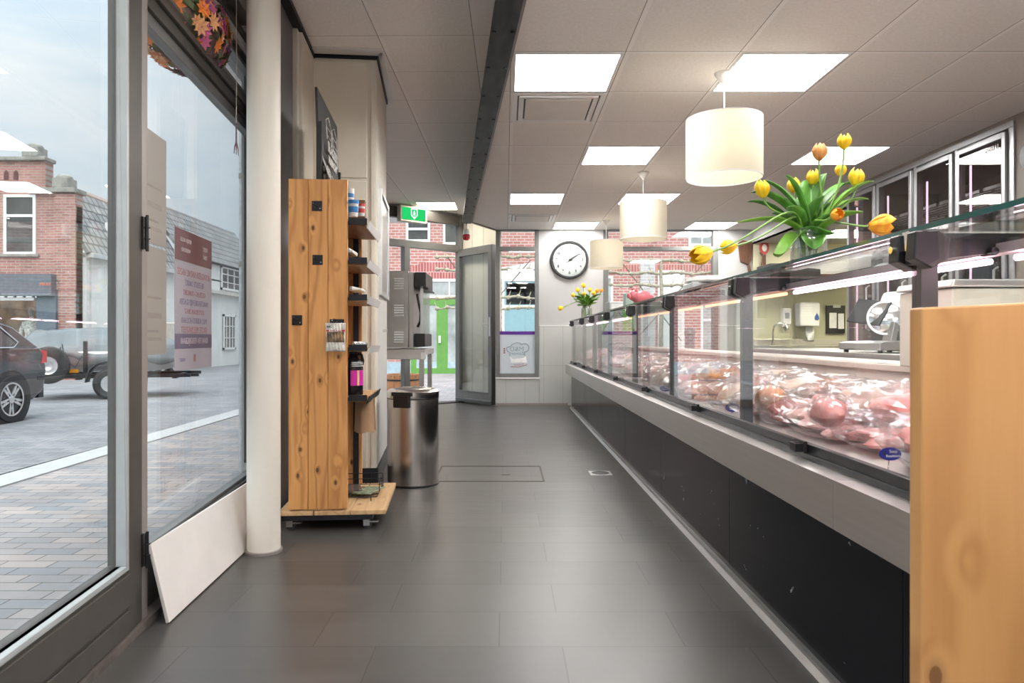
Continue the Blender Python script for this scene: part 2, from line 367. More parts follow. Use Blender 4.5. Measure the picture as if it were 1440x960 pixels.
mm=MB(); mm.box(-.092,.12,zt-.045,-.05,1.64,zt); mm.box(-.088,.12,.20,-.05,1.64,.218); mm.box(-.09,.12,zt+.13,-.05,1.64,zt+.15); mm.box(-.09,.12,zt+.28,-.05,1.64,zt+.30); mm.build('glazing_bead',FRAMEG,w1,bevel=.002)
mm=MB(); mm.box(-.075,.10,.20,-.067,1.66,zt+.01); mm.build('glass',GLASS,w1)
mm=MB(); mm.box(-.075,.10,zt+.12,-.067,1.66,zt+.31); mm.build('transom_glass',GLASS,w1)
mm=MB(); mm.box(-.14,-1.06,0,.012,1.3,.024); struct(fobj(mm,'trim_4',mplain('threshold',(.13,.11,.10),.5,.2,var=.3,scale=20)))
# blind cassette and the cord with its tassel
bl=thing('roller_blind','dark roller blind cassette above the shop window with a hanging cord','blind',FO,FA)
mm=MB(); mm.prism([(-.03,zt+.40),(.05,zt+.40),(.06,zt+.47),(.05,zt+.52),(-.03,zt+.52)],'y',.13,1.19); mm.build('cassette',FRAME,bl,bevel=.004)
mm=MB(); mm.tube([(.055,.86,zt+.41),(.056,.861,zt+.1),(.055,.86,zt-.18)],.0016,6); mm.build('cord',mplain('cord_beige',(.55,.48,.40),.8),bl)
mm=MB()
for k in range(9): mm.ell((.055,.86,zt-.18-.009*k),(.004,.004,.006),8,6)
for s in (-1,0,1): mm.tube([(.055,.86,zt-.255),(.055+.004*s,.86+.012*s,zt-.285),(.055+.004*s,.86+.02*s,zt-.315)],[.003,.0025,.0015],6)
mm.build('tassel',mplain('tassel_cord',(.20,.12,.12),.8,var=.7,scale=120),bl)
# leaning white board
wb=tag(MB().box(0,0,0,.012,1.15,.262).build('skirting_board','x' and WHITEB,bevel=.002),'loose white board leaning against the foot of the shop window beside the column','board')
a0=P(233,878,2.30); wb.location=(a0.x,a0.y,.002)
wb.rotation_euler=Euler((0,R(-13),R(2.6)))
# round white column
mm=MB(); mm.lathe([(.0,0),(.071,0),(.071,HL),(0,HL)],40); co=struct(mm.build('column',mplain('column_paint',(.72,.68,.61),.45,var=.03,scale=2,stretch=(1,1,.3)),loc=(-1.06,3.085,0)))
mm=MB(); mm.lathe([(.071,0),(.079,0),(.079,.012),(.071,.014)],40); struct(mm.build('trim_5',FRAMEL,loc=(-1.06,3.085,0)))

# ------------------------------------------------------------------ entrance corner
BO=Vector((-.66,10.335,0)); BA=math.atan2(.6606,.7507)
en=empty_struct('door_3',BO,BA)
mm=MB(); z1,z2=CZ+1.25,CZ+1.345
mm.box(-.06,-.05,0,.0,.05,HL); mm.box(-1.005,-.05,0,-.915,.05,z1); mm.box(-1.75,-.05,0,-1.62,.05,HL)
mm.box(-1.65,-.05,z1,-.06,.05,z2); mm.box(-1.65,-.04,CZ+1.70,-.06,.06,CZ+1.78)
mm.box(-1.65,-.05,0,-.96,.05,.1); mm.build('door_frame',FRAMEG,en,bevel=.004)
mm=MB(); mm.box(-1.65,-.10,CZ+1.63,-.06,-.02,CZ+1.775); mm.box(-.1,-.12,CZ+1.62,-.07,-.02,CZ+1.78); mm.build('blind_box',FRAME,en,bevel=.006)
mm=MB(); mm.box(-1.65,-.006,z2,-.06,.0,CZ+1.66); mm.build('transom_glass',GLASS,en)
mm=MB(); mm.box(-1.65,-.006,.1,-.96,.0,z1); mm.build('side_glass',GLASS,en)
mm=MB(); mm.box(-1.0,-.10,0,0,.10,.012); struct(mm.build('trim_6',mplain('door_sill',(.03,.03,.03),.5),loc=BO,rotz=BA))
# wall above the entrance up to the ceiling and the return wall beside the open leaf
mm=MB(); mm.box(-1.8,-.05,CZ+1.775,.02,.1,HL+.06); struct(mm.build('wall_entrance',WALLP,loc=BO,rotz=BA))
rd=Vector((-.52,.62,0)); ra=math.atan2(rd.y,rd.x)
mm=MB(); mm.box(0,-.1,0,rd.length,0,HL+.03); struct(mm.build('wall_return',CREAM,loc=(-.137,9.74,0),rotz=ra))
mm=MB(); 
for x in (.27,.53): mm.box(x,0,.0,x+.006,.004,HL-.01)
struct(mm.build('trim_7',CREAMD,loc=(-.137,9.74,0),rotz=ra))
# open leaf
ld=Vector((.535,-.695,0)); la=math.atan2(ld.y,ld.x); ll=ld.length
lf=empty_struct('door_4',(-.705,10.295,0),la)
mm=MB()
W=.085; z0,zt2=.02,CZ+1.275
mm.box(0,-.025,z0,W,.025,zt2); mm.box(ll-W,-.025,z0,ll,.025,zt2); mm.box(W,-.025,zt2-.10,ll-W,.025,zt2); mm.box(W,-.025,z0,ll-W,.025,z0+.15)
mm.box(.02,-.045,z0+.03,ll-.02,-.025,z0+.055); mm.box(W-.01,-.032,z0+.15,ll-W+.01,-.02,z0+.165)
mm.build('door_frame',FRAMEG,lf,bevel=.004)
mm=MB(); mm.box(W-.01,-.004,z0+.14,ll-W+.01,.004,zt2-.09); mm.build('glass',GLASSD,lf)
mm=MB(); mm.box(ll-.06,-.034,.96,ll-.025,-.025,1.22); mm.tube([(ll-.042,-.03,1.12),(ll-.042,-.075,1.12),(ll-.15,-.08,1.12)],.009,8); mm.build('door_handle',ALU,lf,bevel=.002)
mm=MB(); mm.box(ll,-.03,z0,ll+.012,.03,zt2); mm.build('edge_seal',BLACK,lf)
for z in (.3,1.1,1.95):
    mm=MB(); mm.cyl((0,.03,z),(0,.03,z+.1),.011,seg=10); mm.build('hinge',BLACKM,lf)

# ------------------------------------------------------------------ back wall with two windows
mm=MB(); YB=9.74; T=.2; zb1=CZ-.545; zb2=CZ-.56
mm.box(-.137,YB,0,.46,YB+T,zb1); mm.box(.46,YB,0,1.35,YB+T,HL); mm.box(1.35,YB,0,2.94,YB+T,zb2); mm.box(2.94,YB,0,5.1,YB+T,HL)
mm.box(-.137,YB,HR,.46,YB+T,HL); mm.box(1.35,YB,HR,2.94,YB+T,HL)
struct(mm.build('wall_back',WALLP))
mm=MB(); zw=CZ+.167
mm.box(-.137,-.012,0,.46,0,zb1-.02); mm.box(.47,-.012,0,1.35,0,zw); mm.box(1.35,-.012,0,2.94,0,zb2-.02); mm.box(2.94,-.012,0,3.42,0,zw)
struct(mm.build('wall_back_panelling',WAINS,loc=(0,YB,0)))
mm=MB(); mm.box(.47,YB-.016,zw,1.35,YB,zw+.008); mm.box(2.94,YB-.016,zw,3.42,YB,zw+.008); mm.box(-.14,YB-.03,zb1-.02,.475,YB,zb1); struct(mm.build('trim_8',WHITEP))
mm=MB(); mm.box(-.137,YB-.018,0,.86,YB-.012,.035); struct(mm.build('baseboard_back',FRAMEL))
def win(name,x0,x1,z0,z1,zm,fw,mulls=()):
    e=empty_struct(name,(0,YB,0)); m=MB(); d0,d1=-.01,.09
    m.box(x0,d0,z0,x0+fw,d1,z1); m.box(x1-fw,d0,z0,x1,d1,z1); m.box(x0+fw,d0,z0,x1-fw,d1,z0+fw); m.box(x0+fw,d0,z1-.012,x1-fw,d1,z1)
    m.box(x0+fw,d0-.004,zm-.028,x1-fw,d1,zm+.028)
    for q in mulls: m.box(q-.03,d0,z0+fw,q+.03,d1,zm)
    m.build('window_frame',FRAMEG,e,bevel=.003)
    m=MB(); m.box(x0+fw,.03,z0+fw,x1-fw,.038,z1); m.build('glass',GLASS,e); return e
w2=win('window_2',-.137,.46,zb1,HR,CZ+1.235,.055)
w3=win('window_3',1.35,2.94,zb2,HR,CZ+1.235,.07)
# frosted film with the shop's mark on window 2, readable from the street, so mirrored in here
PURP=mplain('purple_stripe',(.10,.015,.26),.5); GREYL=mplain('logo_grey',(.27,.33,.35),.6); REDL=mplain('logo_red',(.35,.10,.09),.6); WHL=mplain('logo_white',(.9,.9,.88),.6)
m=MB(); m.box(-.082,.024,zb1+.055,.405,.029,CZ+.095); m.build('film',FILMW,w2)
m=MB(); m.box(-.082,.020,CZ+.045,.405,.028,CZ+.092); m.build('film_stripe',PURP,w2)
LX,LZ=.16,CZ-.215
hat=[]
def arc(cx,cz,r,a0,a1,n=12): return [(cx+r*math.cos(R(a0+(a1-a0)*i/n)),.018,cz+r*math.sin(R(a0+(a1-a0)*i/n))) for i in range(n+1)]
m=MB(); m.tube([(LX-.10,.018,LZ+.02),(LX-.10,.018,LZ-.035)],.006,6)
m.tube(arc(LX-.10,LZ+.06,.045,250,150,8)+arc(LX-.0,LZ+.045,.105,150,60,10)+arc(LX+.105,LZ+.08,.058,140,-90,16)+[(LX+.105,.018,LZ-.03)],.006,6); m.build('logo_outline',GREYL,w2)
T1=lambda x,z:frameM((x,.018,z),(1,.0,.0),(0,0,1))
text('M&D',.085,'logo_letters',GREYL,w2,T1(LX-.005,LZ+.06),mirror=True,sx=1.1)
text('Zomer',.062,'logo_letters',GREYL,w2,T1(LX+.01,LZ-.0),mirror=True,sx=1.1)
m=MB(); m.prism([(LX-.10,LZ-.04),(LX-.06,LZ-.075),(LX+.09,LZ-.06),(LX+.12,LZ-.035),(LX+.14,LZ-.13),(LX+.06,LZ-.125),(LX-.085,LZ-.13)],'y',.014,.018); m.build('logo_ribbon',WHL,w2)
text('Slagerij',.045,'logo_letters',GREYL,w2,T1(LX+.01,LZ-.092),mirror=True)
text('Traiteur',.042,'logo_letters',REDL,w2,T1(LX+.02,LZ-.155),mirror=True); m=MB(); m.tube([(LX-.09,.018,LZ-.185),(LX+.03,.018,LZ-.188),(LX+.14,.018,LZ-.155)],.005,6)
for q in range(3): m.box(LX-.19+.0,.014,LZ+.0+.028*q,LX-.165,.018,LZ+.018+.028*q)
m.build('logo_accent',REDL,w2)

# ------------------------------------------------------------------ right side: cold room wall, kitchen alcove
XR=3.42
mm=MB(); mm.box(XR,-3.2,0,XR+.15,4.72,HR+.1); mm.box(XR,4.72,HR-.045,XR+.15,7.06,HR+.1); mm.box(XR,4.72,0,XR+.15,7.06,.12); mm.box(XR+.9,4.6,0,XR+1.0,7.2,HR); mm.box(XR+.15,4.6,0,XR+1,4.72,HR);mm.box(XR+.15,7.03,0,XR+1,7.13,HR); mm.box(XR+.02,4.72,HR-.06,XR+.95,7.05,HR)
struct(mm.build('wall_right',mplain('wall_right_paint',(.27,.23,.20),.6,var=.12,scale=4)))
mm=MB(); mm.box(XR,7.06,CZ+1.30,XR+.02,YB,HL); mm.box(XR,7.05,CZ+1.30,5.1,YB,CZ+1.32); struct(mm.build('ceiling_alcove',WALLP))
mm=MB(); mm.box(5.0,7.05,0,5.1,YB,HL); mm.box(4.3,7.1,0,5.1,7.16,HL); struct(mm.build('wall_alcove',mplain('alcove_cream',(.62,.60,.45),.5,var=.05)))
mm=MB(); mm.box(-.8,-3.35,HL-.25,5.1,-3.2,HL+.1); mm.box(-.8,-3.35,0,5.1,-3.2,.35); mm.box(3.0,-3.35,.35,5.1,-3.2,HL); mm.box(-.8,-3.35,.35,-.62,-3.2,HL); struct(mm.build('wall_front',WALLP))
e5=empty_struct('window_added_daylight',(0,-3.28,0)); mm=MB()  # unseen glazing added behind the camera to let daylight in
for x in (-.62,.6,1.8,2.95): mm.box(x,-.04,.35,x+.06,.04,HL-.25)
mm.box(-.62,-.04,.35,3.0,.04,.41); mm.box(-.62,-.04,HL-.31,3.0,.04,HL-.25); mm.build('window_frame',FRAMEG,e5); mm=MB(); mm.box(-.6,-.004,.4,3.0,.004,HL-.3); mm.build('glass',GLASS,e5)
mm=MB(); mm.box(3.42,YB-.02,.1,5.0,YB,CZ+1.3); struct(mm.build('wall_alcove_panel',mplain('alcove_yellow',(.62,.60,.42),.4,var=.05,scale=2)))
cr=thing('cold_room','walk-in cold room front with a row of aluminium framed glass doors along the right wall','cold room',(XR,0,0))
pk=memit('cold_light',(1.0,.70,.88),1.5); ALUC=mplain('cold_frame_aluminium',(.42,.42,.43),.4,.85,var=.05)
ed=[4.77,5.34,5.88,6.47,7.03]
m=MB(); m.box(-.014,4.72,HR-.075,.03,7.06,HR-.03); m.box(-.012,4.72,.1,.03,4.775,HR-.075)
for q in ed[1:]: m.box(-.012,q-.03,.1,.05,q+.005,HR-.075)
m.build('front_frame',ALUC,cr,bevel=.004)
for i in range(4):
    y0,y1=ed[i]+.01,ed[i+1]-.035; dz1=HR-.095
    m=MB(); leafframe(m,-.03,-.005,y0,y1,.12,dz1,.036); df=m.build('door',ALUC,cr,bevel=.004)
    m=MB(); m.box(-.03,y0+.04,.16,-.024,y1-.04,dz1-.04); m.build('glass',mglass('cold_glass%d'%i,(.78,.78,.78),.07),df)
    if i==0: text('ENSELU',.045,'lettering',WHITEP,df,frameM((-.034,y0+.135,dz1-.085),(0,-1,0),(0,0,1)),bold=.001)
    m=MB(); m.tube([(-.055,y0+.03,1.0),(-.085,y0+.03,1.02),(-.085,y0+.03,1.4),(-.055,y0+.03,1.42)],.008,8); m.build('handle',ALU,df)
    m=MB(); m.cyl((.035,y1-.075,.3),(.035,y1-.075,dz1-.12),.008,seg=8); m.build('light_tube',pk,cr)
    m=MB()
    for z in (.5,.95,1.35,1.72,2.05): 
        for q in range(9): m.cyl((.2+q*.07,y0,z),(.2+q*.07,y1,z),.006,seg=6)
        m.box(.18,y0,z-.012,.195,y1,z+.012)
    m.build('shelf',ALU,cr)
    m=MB()
    for z in (1.52,1.88): m.cyl((.72,(y0+y1)/2,z),(.76,(y0+y1)/2,z),.14,seg=24)
    m.build('fan',DARKG,cr)
rr=thing('hose_reel','black and red cable reel fixed high on the brown right hand wall','reel',(XR-.005,4.45,2.10))
m=MB(); m.cyl((-.09,0,0),(-.06,0,0),.11,seg=24); m.cyl((-.05,0,0),(-.02,0,0),.11,seg=24); m.cyl((-.06,0,0),(-.05,0,0),.09,seg=24); m.build('drum',BLACK,rr,bevel=.004)
m=MB(); m.box(-.095,-.17,-.075,-.02,-.075,.085); m.build('cover',mplain('red_plastic',(.50,.03,.03),.35),rr,bevel=.01)
m=MB(); m.box(-.03,-.05,.09,.0,.05,.14); m.tube([(-.04,0,.1),(-.03,.03,.2),(-.02,.0,.31)],.005,6); m.build('bracket',BLACK,rr)
# ------------------------------------------------------------------ ceiling fittings
def panel(x0,y0,z,s,label,mat,grp='square ceiling light panels'):
    t=thing('ceiling_light',label,'ceiling light',(x0+s/2,y0+s/2,z),0,grp)
    m=MB(); h=s/2-.012; g=h-.014
    for a in ((-h,-h,h,-g),(-h,g,h,h),(-h,-g,-g,g),(g,-g,h,g)): m.box(a[0],a[1],-.006,a[2],a[3],.0)
    m.build('frame',WHITEP,t)
    m=MB(); m.box(-g,-g,-.004,g,g,-.001); m.build('diffuser',mat,t); return t
cx=lambda k:.03+.6*k
ry=lambda k:3.68+.6*k
for i,(c,r,l) in enumerate([(0,0,'bright square light panel directly above the near air vent beside the steel beam'),(2,0,'large bright light panel behind the cap of the nearest pendant lamp'),
    (1,3,'white light panel between the two nearer pendant lamps, third tile row of lights'),(4,3,'light panel above the tall tulips towards the cold room'),
    (0,6,'white light panel in front of the far air vent near the beam'),(2,6,'light panel just behind the middle pendant lamp'),
    (1,9,'small light panel above the wall clock at the back wall'),(4,9,'far light panel above the right end of the big back window')]):
    panel(cx(c),ry(r),HR,.6,l,LPANEL)
for (c,r) in ((0,-6),(2,-6),(1,-3),(3,-3),(0,-9),(3,-9)): panel(cx(c),ry(r),HR,.6,'ceiling light panel over the shop behind the viewer',LPANEL)
o=panel(-1.21,9.32,HL,.56,'warm light panel in the higher ceiling above the green exit sign',LPANELW)
o=panel(-.72,1.0,HL,.56,'light panel in the higher ceiling over the viewer',LPANELW)
def vent(x0,y0,label):
    t=thing('air_vent',label,'air vent',(x0+.3,y0+.3,HR),0,'square air conditioning cassettes')
    m=MB()
    for a,b,z in ((.29,.255,-.008),(.245,.215,-.014)):
        for q in ((-a,-a,a,-b),(-a,b,a,a),(-a,-b,-b,b),(b,-b,a,b)): m.box(q[0],q[1],z,q[2],q[3],0)
    m.build('frame',WHITEP,t,bevel=.003)
    m=MB(); m.box(-.205,-.205,-.018,.205,.205,-.006); m.build('grille',mplain('vent_plate',(.70,.66,.62),.5,var=.04),t,bevel=.004)
    m=MB(); m.box(-.255,-.255,-.002,.255,.255,-.001); m.build('slot',BLACKM,t); return t
vent(.03,ry(1),'large square air vent beside the near light panel'); vent(.03,ry(8),'small far square air vent in front of the clock')
# pendants
SH=None
def shade_mat():
    m,nt,_,_=newmat('lamp_shade'); d=N(nt,'ShaderNodeBsdfDiffuse'); d.inputs[0].default_value=(.76,.73,.65,1); t=N(nt,'ShaderNodeBsdfTranslucent'); t.inputs[0].default_value=(.80,.76,.65,1)
    f=noise_(nt,ocoord(nt,(1,1,6)),60,2); x=N(nt,'ShaderNodeMixShader'); x.inputs[0].default_value=.5; nt.links.new(d.outputs[0],x.inputs[1]); nt.links.new(t.outputs[0],x.inputs[2]); o=N(nt,'ShaderNodeOutputMaterial'); nt.links.new(x.outputs[0],o.inputs[0])
    b=N(nt,'ShaderNodeBump'); b.inputs[0].default_value=.15; nt.links.new(f,b.inputs['Height']); nt.links.new(b.outputs[0],d.inputs['Normal']); return m
SHM=shade_mat(); BULB=memit('bulb',(1,.90,.76),12)
def pendant(x,d,zb,h,r,label):
    t=thing('pendant_lamp',label,'pendant lamp',(x,d,HR),0,'drum shade pendant lamps')
    zb=zb-HR; zt=zb+h
    m=MB(); m.lathe([(0,0),(.055,0),(.052,-.012),(.012,-.062),(.006,-.07),(0,-.07)],24); m.build('ceiling_cap',WHITEP,t)
    m=MB(); m.cyl((0,0,-.065),(0,0,zt-.06),.0035,seg=8); m.build('cord',WHITEP,t)
    m=MB(); m.lathe([(r,zb),(r,zt),(r-.003,zt),(r-.003,zb),(r,zb)],48); s=m.build('shade',SHM,t)
    m=MB(); m.lathe([(r+.001,zb),(r+.001,zb+.006),(r-.004,zb+.006),(r-.004,zb),(r+.001,zb)],48); m.build('bottom_rim',WHITEP,t); m=MB(); m.lathe([(r+.001,zt-.006),(r+.001,zt),(r-.004,zt),(r-.004,zt-.006),(r+.001,zt-.006)],48); 
    for q in range(3):
        a=q*2.094; m.cyl((0,0,zt-.03),((r-.003)*math.cos(a),(r-.003)*math.sin(a),zt-.005),.002,seg=6)
    m.build('top_rim',WHITEP,t)
    m=MB(); m.cyl((0,0,zt-.10),(0,0,zt-.03),.02,seg=12); m.build('socket',WHITEP,t)
    m=MB(); m.ell((0,0,zt-.15),(.04,.04,.05),16,10); m.build('bulb',BULB,t)
    return t
pendant(1.235,3.98,CZ+.90,.335,.21,'nearest and largest cream drum pendant lamp, hanging left of the tall tulips')
pendant(1.245,6.37,CZ+.89,.335,.21,'middle cream drum pendant lamp between the other two')
pendant(1.28,8.95,CZ+.885,.345,.21,'farthest and smallest cream drum pendant lamp, right of the clock')
# clock
ck=thing('wall_clock','round black rimmed clock with white face on the back wall','clock',(.882,YB-.002,CZ+1.078))
K=Matrix.Rotation(R(90),4,'X')
m=MB(); m.lathe([(.232,.0),(.262,.0),(.265,.02),(.255,.04),(.235,.038),(.226,.02),(.226,0)],48,M=K); m.build('rim',BLACK,ck)
m=MB(); m.lathe([(0,.008),(.23,.008),(.23,.012),(0,.012)],48,M=K,smooth=False); m.build('face',mplain('clock_face',(.50,.51,.52),.5,var=.02),ck)
INK=mplain('ink',(.02,.02,.02),.5)
for n in range(1,13):
    a=R(90-30*n); text(str(n),.058 if n in(12,3,6,9) else .050,'numeral',INK,ck,frameM((.178*math.cos(a),-.0135,.178*math.sin(a)),(1,0,0),(0,0,1)),bold=.0022)
m=MB()
for n in range(60):
    a=R(6*n); M2=Matrix.Rotation(a,4,'Y'); m.box(-.0015,-.0145,.205,.0015,-.0125,.215,M2)
m.build('tick_marks',INK,ck)
for nm,ang,ln,wd in (('hour_hand',-87,.135,.012),('minute_hand',58,.17,.009)):
    M2=Matrix.Rotation(R(ang),4,'Y'); m=MB(); m.prism([(-wd*.6,-.04),(wd*.6,-.04),(wd,.03),(wd*.3,ln),(-wd*.3,ln),(-wd,.03)],'y',-.022,-.018,M2); m.cyl((0,-.016,0),(0,-.024,0),.008,seg=12); m.build(nm,INK,ck)
m=MB(); m.lathe([(0,.026),(.15,.026),(.228,.024),(.228,.027),(.15,.029),(0,.029)],40,M=K); m.build('glass',GLASS,ck)
# exit sign, fixed on the header over the entrance
ex=thing('exit_sign','green emergency exit sign box over the open entrance','exit sign',(-1.262,9.565,2.612),BA); 
m=MB(); m.box(-.215,-.03,-.11,.215,.06,.105); m.box(-.02,.0,.10,.02,.03,.14); m.build('housing',mplain('sign_housing',(.62,.60,.50),.4),ex,bevel=.008)
m=MB(); m.box(-.19,-.036,-.082,.19,-.029,.078); m.build('sign_face',memit('exit_green',(.02,.52,.13),.9),ex)
EW=memit('exit_white',(.8,1,.85),1.0)
m=MB(); m.box(-.052,-.040,-.02,-.042,-.035,.07); m.box(.042,-.040,-.02,.052,-.035,.07); m.box(-.052,-.040,.06,.052,-.035,.07); m.prism([(-.052,-.02),(-.040,-.02),(0,-.058),(.04,-.02),(.052,-.02),(0,-.072)],'y',-.040,-.035); m.ell((0,-.038,.035),(.010,.003,.011),12,8)
m.prism([(-.018,.02),(.02,.022),(.012,-.005),(.022,-.02),(.012,-.026),(-.002,-.008),(-.02,-.024),(-.028,-.018),(-.012,.0)],'y',-.040,-.035)
m.prism([(-.02,-.034),(.02,-.034),(0,-.054)],'y',-.040,-.035); m.build('pictogram',EW,ex)
# red alarm sounder under the end of the beam
al=thing('fire_alarm','red and white alarm sounder hanging at the far end of the steel beam','alarm',(-.50,8.95,CZ+1.465))
m=MB(); m.cyl((0,0,0),(0,0,-.09),.008,seg=8); m.build('rod',ALU,al)
m=MB(); m.lathe([(0,-.08),(.03,-.085),(.04,-.12),(.04,-.15),(0,-.15)],20); m.build('base',WHITEP,al)
m=MB(); m.lathe([(.04,-.15),(.047,-.16),(.045,-.2),(.03,-.222),(0,-.225)],20); m.build('red_cap',mplain('alarm_red',(.55,.02,.03),.25),al)

# ------------------------------------------------------------------ display counter
ct=thing('display_counter','long glazed butcher display counter with stainless ledge and black front panels','display counter',(.87,0,0))
Y0,Y1=-.62,9.40
KICK=mplain('black_laminate',(.010,.011,.014),.16,var=.25,scale=3,spec=.5)
def kick():
    m,nt,_,_=newmat('scuffed_black'); oc=ocoord(nt); a=noise_(nt,oc,9,4,.6); b=noise_(nt,oc,45,3)
    f=math_(nt,'MULTIPLY',math_(nt,'GREATER_THAN',a,.665),math_(nt,'GREATER_THAN',b,.55)); c=mixc(nt,f,(.009,.010,.013),(.30,.32,.36))
    r=math_(nt,'MULTIPLY_ADD',noise_(nt,oc,3),.12,.10); bsdf(nt,c,r,0,.12); return m
KICK=kick()
ys=[Y0,.35,1.56,2.77,3.98,5.19,6.40,7.61,8.82,Y1]
for a,b in zip(ys,ys[1:]):
    m=MB(); m.box(.01,a+.0015,.03,.03,b-.0015,.50); m.build('kick_panel',KICK,ct)
m=MB(); m.box(-.006,Y0,0.001,.012,Y1,.030); m.prism([(-.02,.001),(-.006,.001),(-.006,.018)],'y',Y0,Y1); m.build('skirting',ALU,ct)
m=MB(); m.box(.03,Y0,.02,.95,Y1,.56); m.build('carcass',DARKG,ct)
led=[Y0,.0,1.72,2.86,5.3,7.6,Y1]
m=MB()
for a,b in zip(led,led[1:]):
    m.prism([(-.07,.468),(-.02,.468),(-.02,.472),(-.066,.472),(-.066,.584),(.06,.584),(.06,.588),(-.07,.588)],'y',a+.001,b-.001)
m.box(-.0655,Y1-.006,.473,.009,Y1-.002,.5835); m.box(-.01,Y0,.503,.03,Y1,.5835); m.build('ledge',STEELH,ct)
m=MB(); m.box(-.012,Y0,.588,.016,Y1,.606); m.box(-.006,Y0,.606,.014,Y1,.632); m.box(.0,Y0,.582,.05,Y1,.60); m.build('bottom_rail',DARKG,ct,bevel=.002)
pd=[-.62,.38,1.50,2.62,3.76,4.89,6.07,7.12,8.05,9.26,9.40]
for a,b in zip(pd,pd[1:-1]):
    m=MB(); m.box(-.003,a+.004,.612,.003,b-.004,1.150); m.build('front_glass',GLASSG,ct)
    if a>0:
        yy=a+.54 if a<9 else a
        m=MB(); m.box(-.020,yy-.035,.606,-.010,yy+.035,.640)
        m.box(-.040,yy-.032,.610,-.018,yy-.024,.634); m.box(-.040,yy+.0,.610,-.018,yy+.008,.634); m.box(-.044,yy-.032,.610,-.038,yy+.008,.634); m.build('latch',BLACK,ct,bevel=.001)
for y in pd[1:-1]:
    m=MB(); m.box(.012,y-.004,.60,.05,y+.03,1.11); m.build('post',DARKG,ct,bevel=.002)
    m=MB()
    hx=[(-.030,1.098),(.008,1.078),(.042,1.098),(.046,1.14),(.02,1.158),(-.026,1.156)]
    m.prism(hx,'y',y-.052,y-.018); m.prism(hx,'y',y+.010,y+.048); m.box(-.012,y-.018,1.09,.03,y+.012,1.150); cl=m.build('clamp',BLACK,ct,bevel=.003)
    m=MB(); m.box(-.020,y-.017,1.120,-.012,y+.009,1.160); m.cyl((-.006,y+.03,1.125),(-.034,y+.03,1.125),.008,seg=10); m.build('clamp_plate',CHROME,cl)
    m=MB(); m.prism([(.03,1.10),(.30,1.130),(.30,1.158),(.03,1.158)],'y',y-.006,y+.010); m.cyl((.16,y-.02,1.118),(.16,y+.02,1.118),.009,seg=10); m.build('shelf_arm',BLACKM,ct,bevel=.002)
m=MB(); m.box(.0,Y0,1.160,.36,Y1,1.170); m.build('glass_shelf',GLASSG,ct)
m=MB(); m.box(-.0025,Y0,1.1595,.001,Y1,1.1705); m.box(.359,Y0,1.1595,.362,Y1,1.1705); m.build('shelf_edge',GEDGE,ct)
LP_=memit('case_tube_pink',(1.0,.58,.72),21.0); LO_=memit('case_tube_orange',(1.0,.40,.23),2.6)
for a,b,mt in ((-.4,1.46,LP_),(1.54,2.58,LP_),(2.66,3.72,LO_),(3.80,4.85,LO_),(4.93,6.03,LO_),(6.11,7.08,LP_),(7.16,9.2,LP_)):
    m=MB(); m.cyl((.19,a,1.102),(.19,b,1.102),.0065,seg=12); lt=m.build('light_tube',mt,ct)
m=MB(); m.box(.170,Y0,1.114,.21,Y1,1.135); m.build('light_rail',mplain('tube_rail',(.35,.27,.30),.4),ct)
m=MB(); m.grid(lambda u,v:Vector((.02+u*.60,Y0+v*(Y1-Y0),.612+.05*u)),2,40,False); m.build('deck',mplain('deck_white',(.82,.77,.75),.35,var=.04),ct,solid=.01)
INN=mplain('case_beige',(.66,.57,.52),.4,var=.05)
m=MB(); m.prism([(.62,.60),(.70,.60),(.70,.83),(.66,.83)],'y',Y0,Y1); m.box(.64,Y0,.805,.95,Y1,.83); m.build('rear_ledge',INN,ct,bevel=.003)
m=MB(); 
for q in range(3): m.box(.605,Y0,.698+q*.014,.635,Y1,.704+q*.014)
m.build('vent_slots',DARKG,ct)
m=MB(); m.box(.0,Y1-.006,.61,.62,Y1,1.155); m.build('end_glass',GLASSG,ct)
# small oval product signs standing in the case
SGB=mplain('sign_blue',(.012,.022,.30),.3)
def sign(x,d,z,label,s=1.0):
    t=thing('product_sign',label,'sign',(x,d,z),R(8),'blue oval product signs in the counter')
    T=Matrix.Rotation(R(90-12),4,'X')
    m=MB(); m.lathe([(0,0),(.5,0),(.5,.06),(0,.06)],28,M=T@Matrix.Diagonal((.066*s,.036*s,.05,1)),smooth=False); m.build('plate',SGB,t,bevel=.0008)
    m=MB(); m.lathe([(0,.061),(.25,.061),(.25,.07),(0,.07)],14,M=T@Matrix.Translation((-.017*s,0,0))@Matrix.Diagonal((.018*s,.018*s,.05,1)),smooth=False); m.build('emblem',mplain('sign_emblem',(.01,.03,.03),.4),t)
    text('Soep',.012*s,'lettering',WHL,t,T@Matrix.Translation((.009*s,.006*s,.0038)),extrude=.0003); text('Rundvlees',.0105*s,'lettering',WHL,t,T@Matrix.Translation((.007*s,-.006*s,.0038)),extrude=.0003)
    m=MB(); m.cyl((0,.002,-.012),(0,.012,-.09),.0012,seg=6); m.build('pick',CHROME,t)
p=P(1251,638,1.635); sign(p.x,p.y,p.z,'blue oval sign with white lettering nearest the wooden board',.85)
p=P(1030,573,2.92); sign(p.x,p.y,p.z,'blue oval sign in front of dark red meat in the second visible bay')
p=P(935,546,4.12); sign(p.x,p.y,p.z,'farthest small blue oval sign beside pale packs')
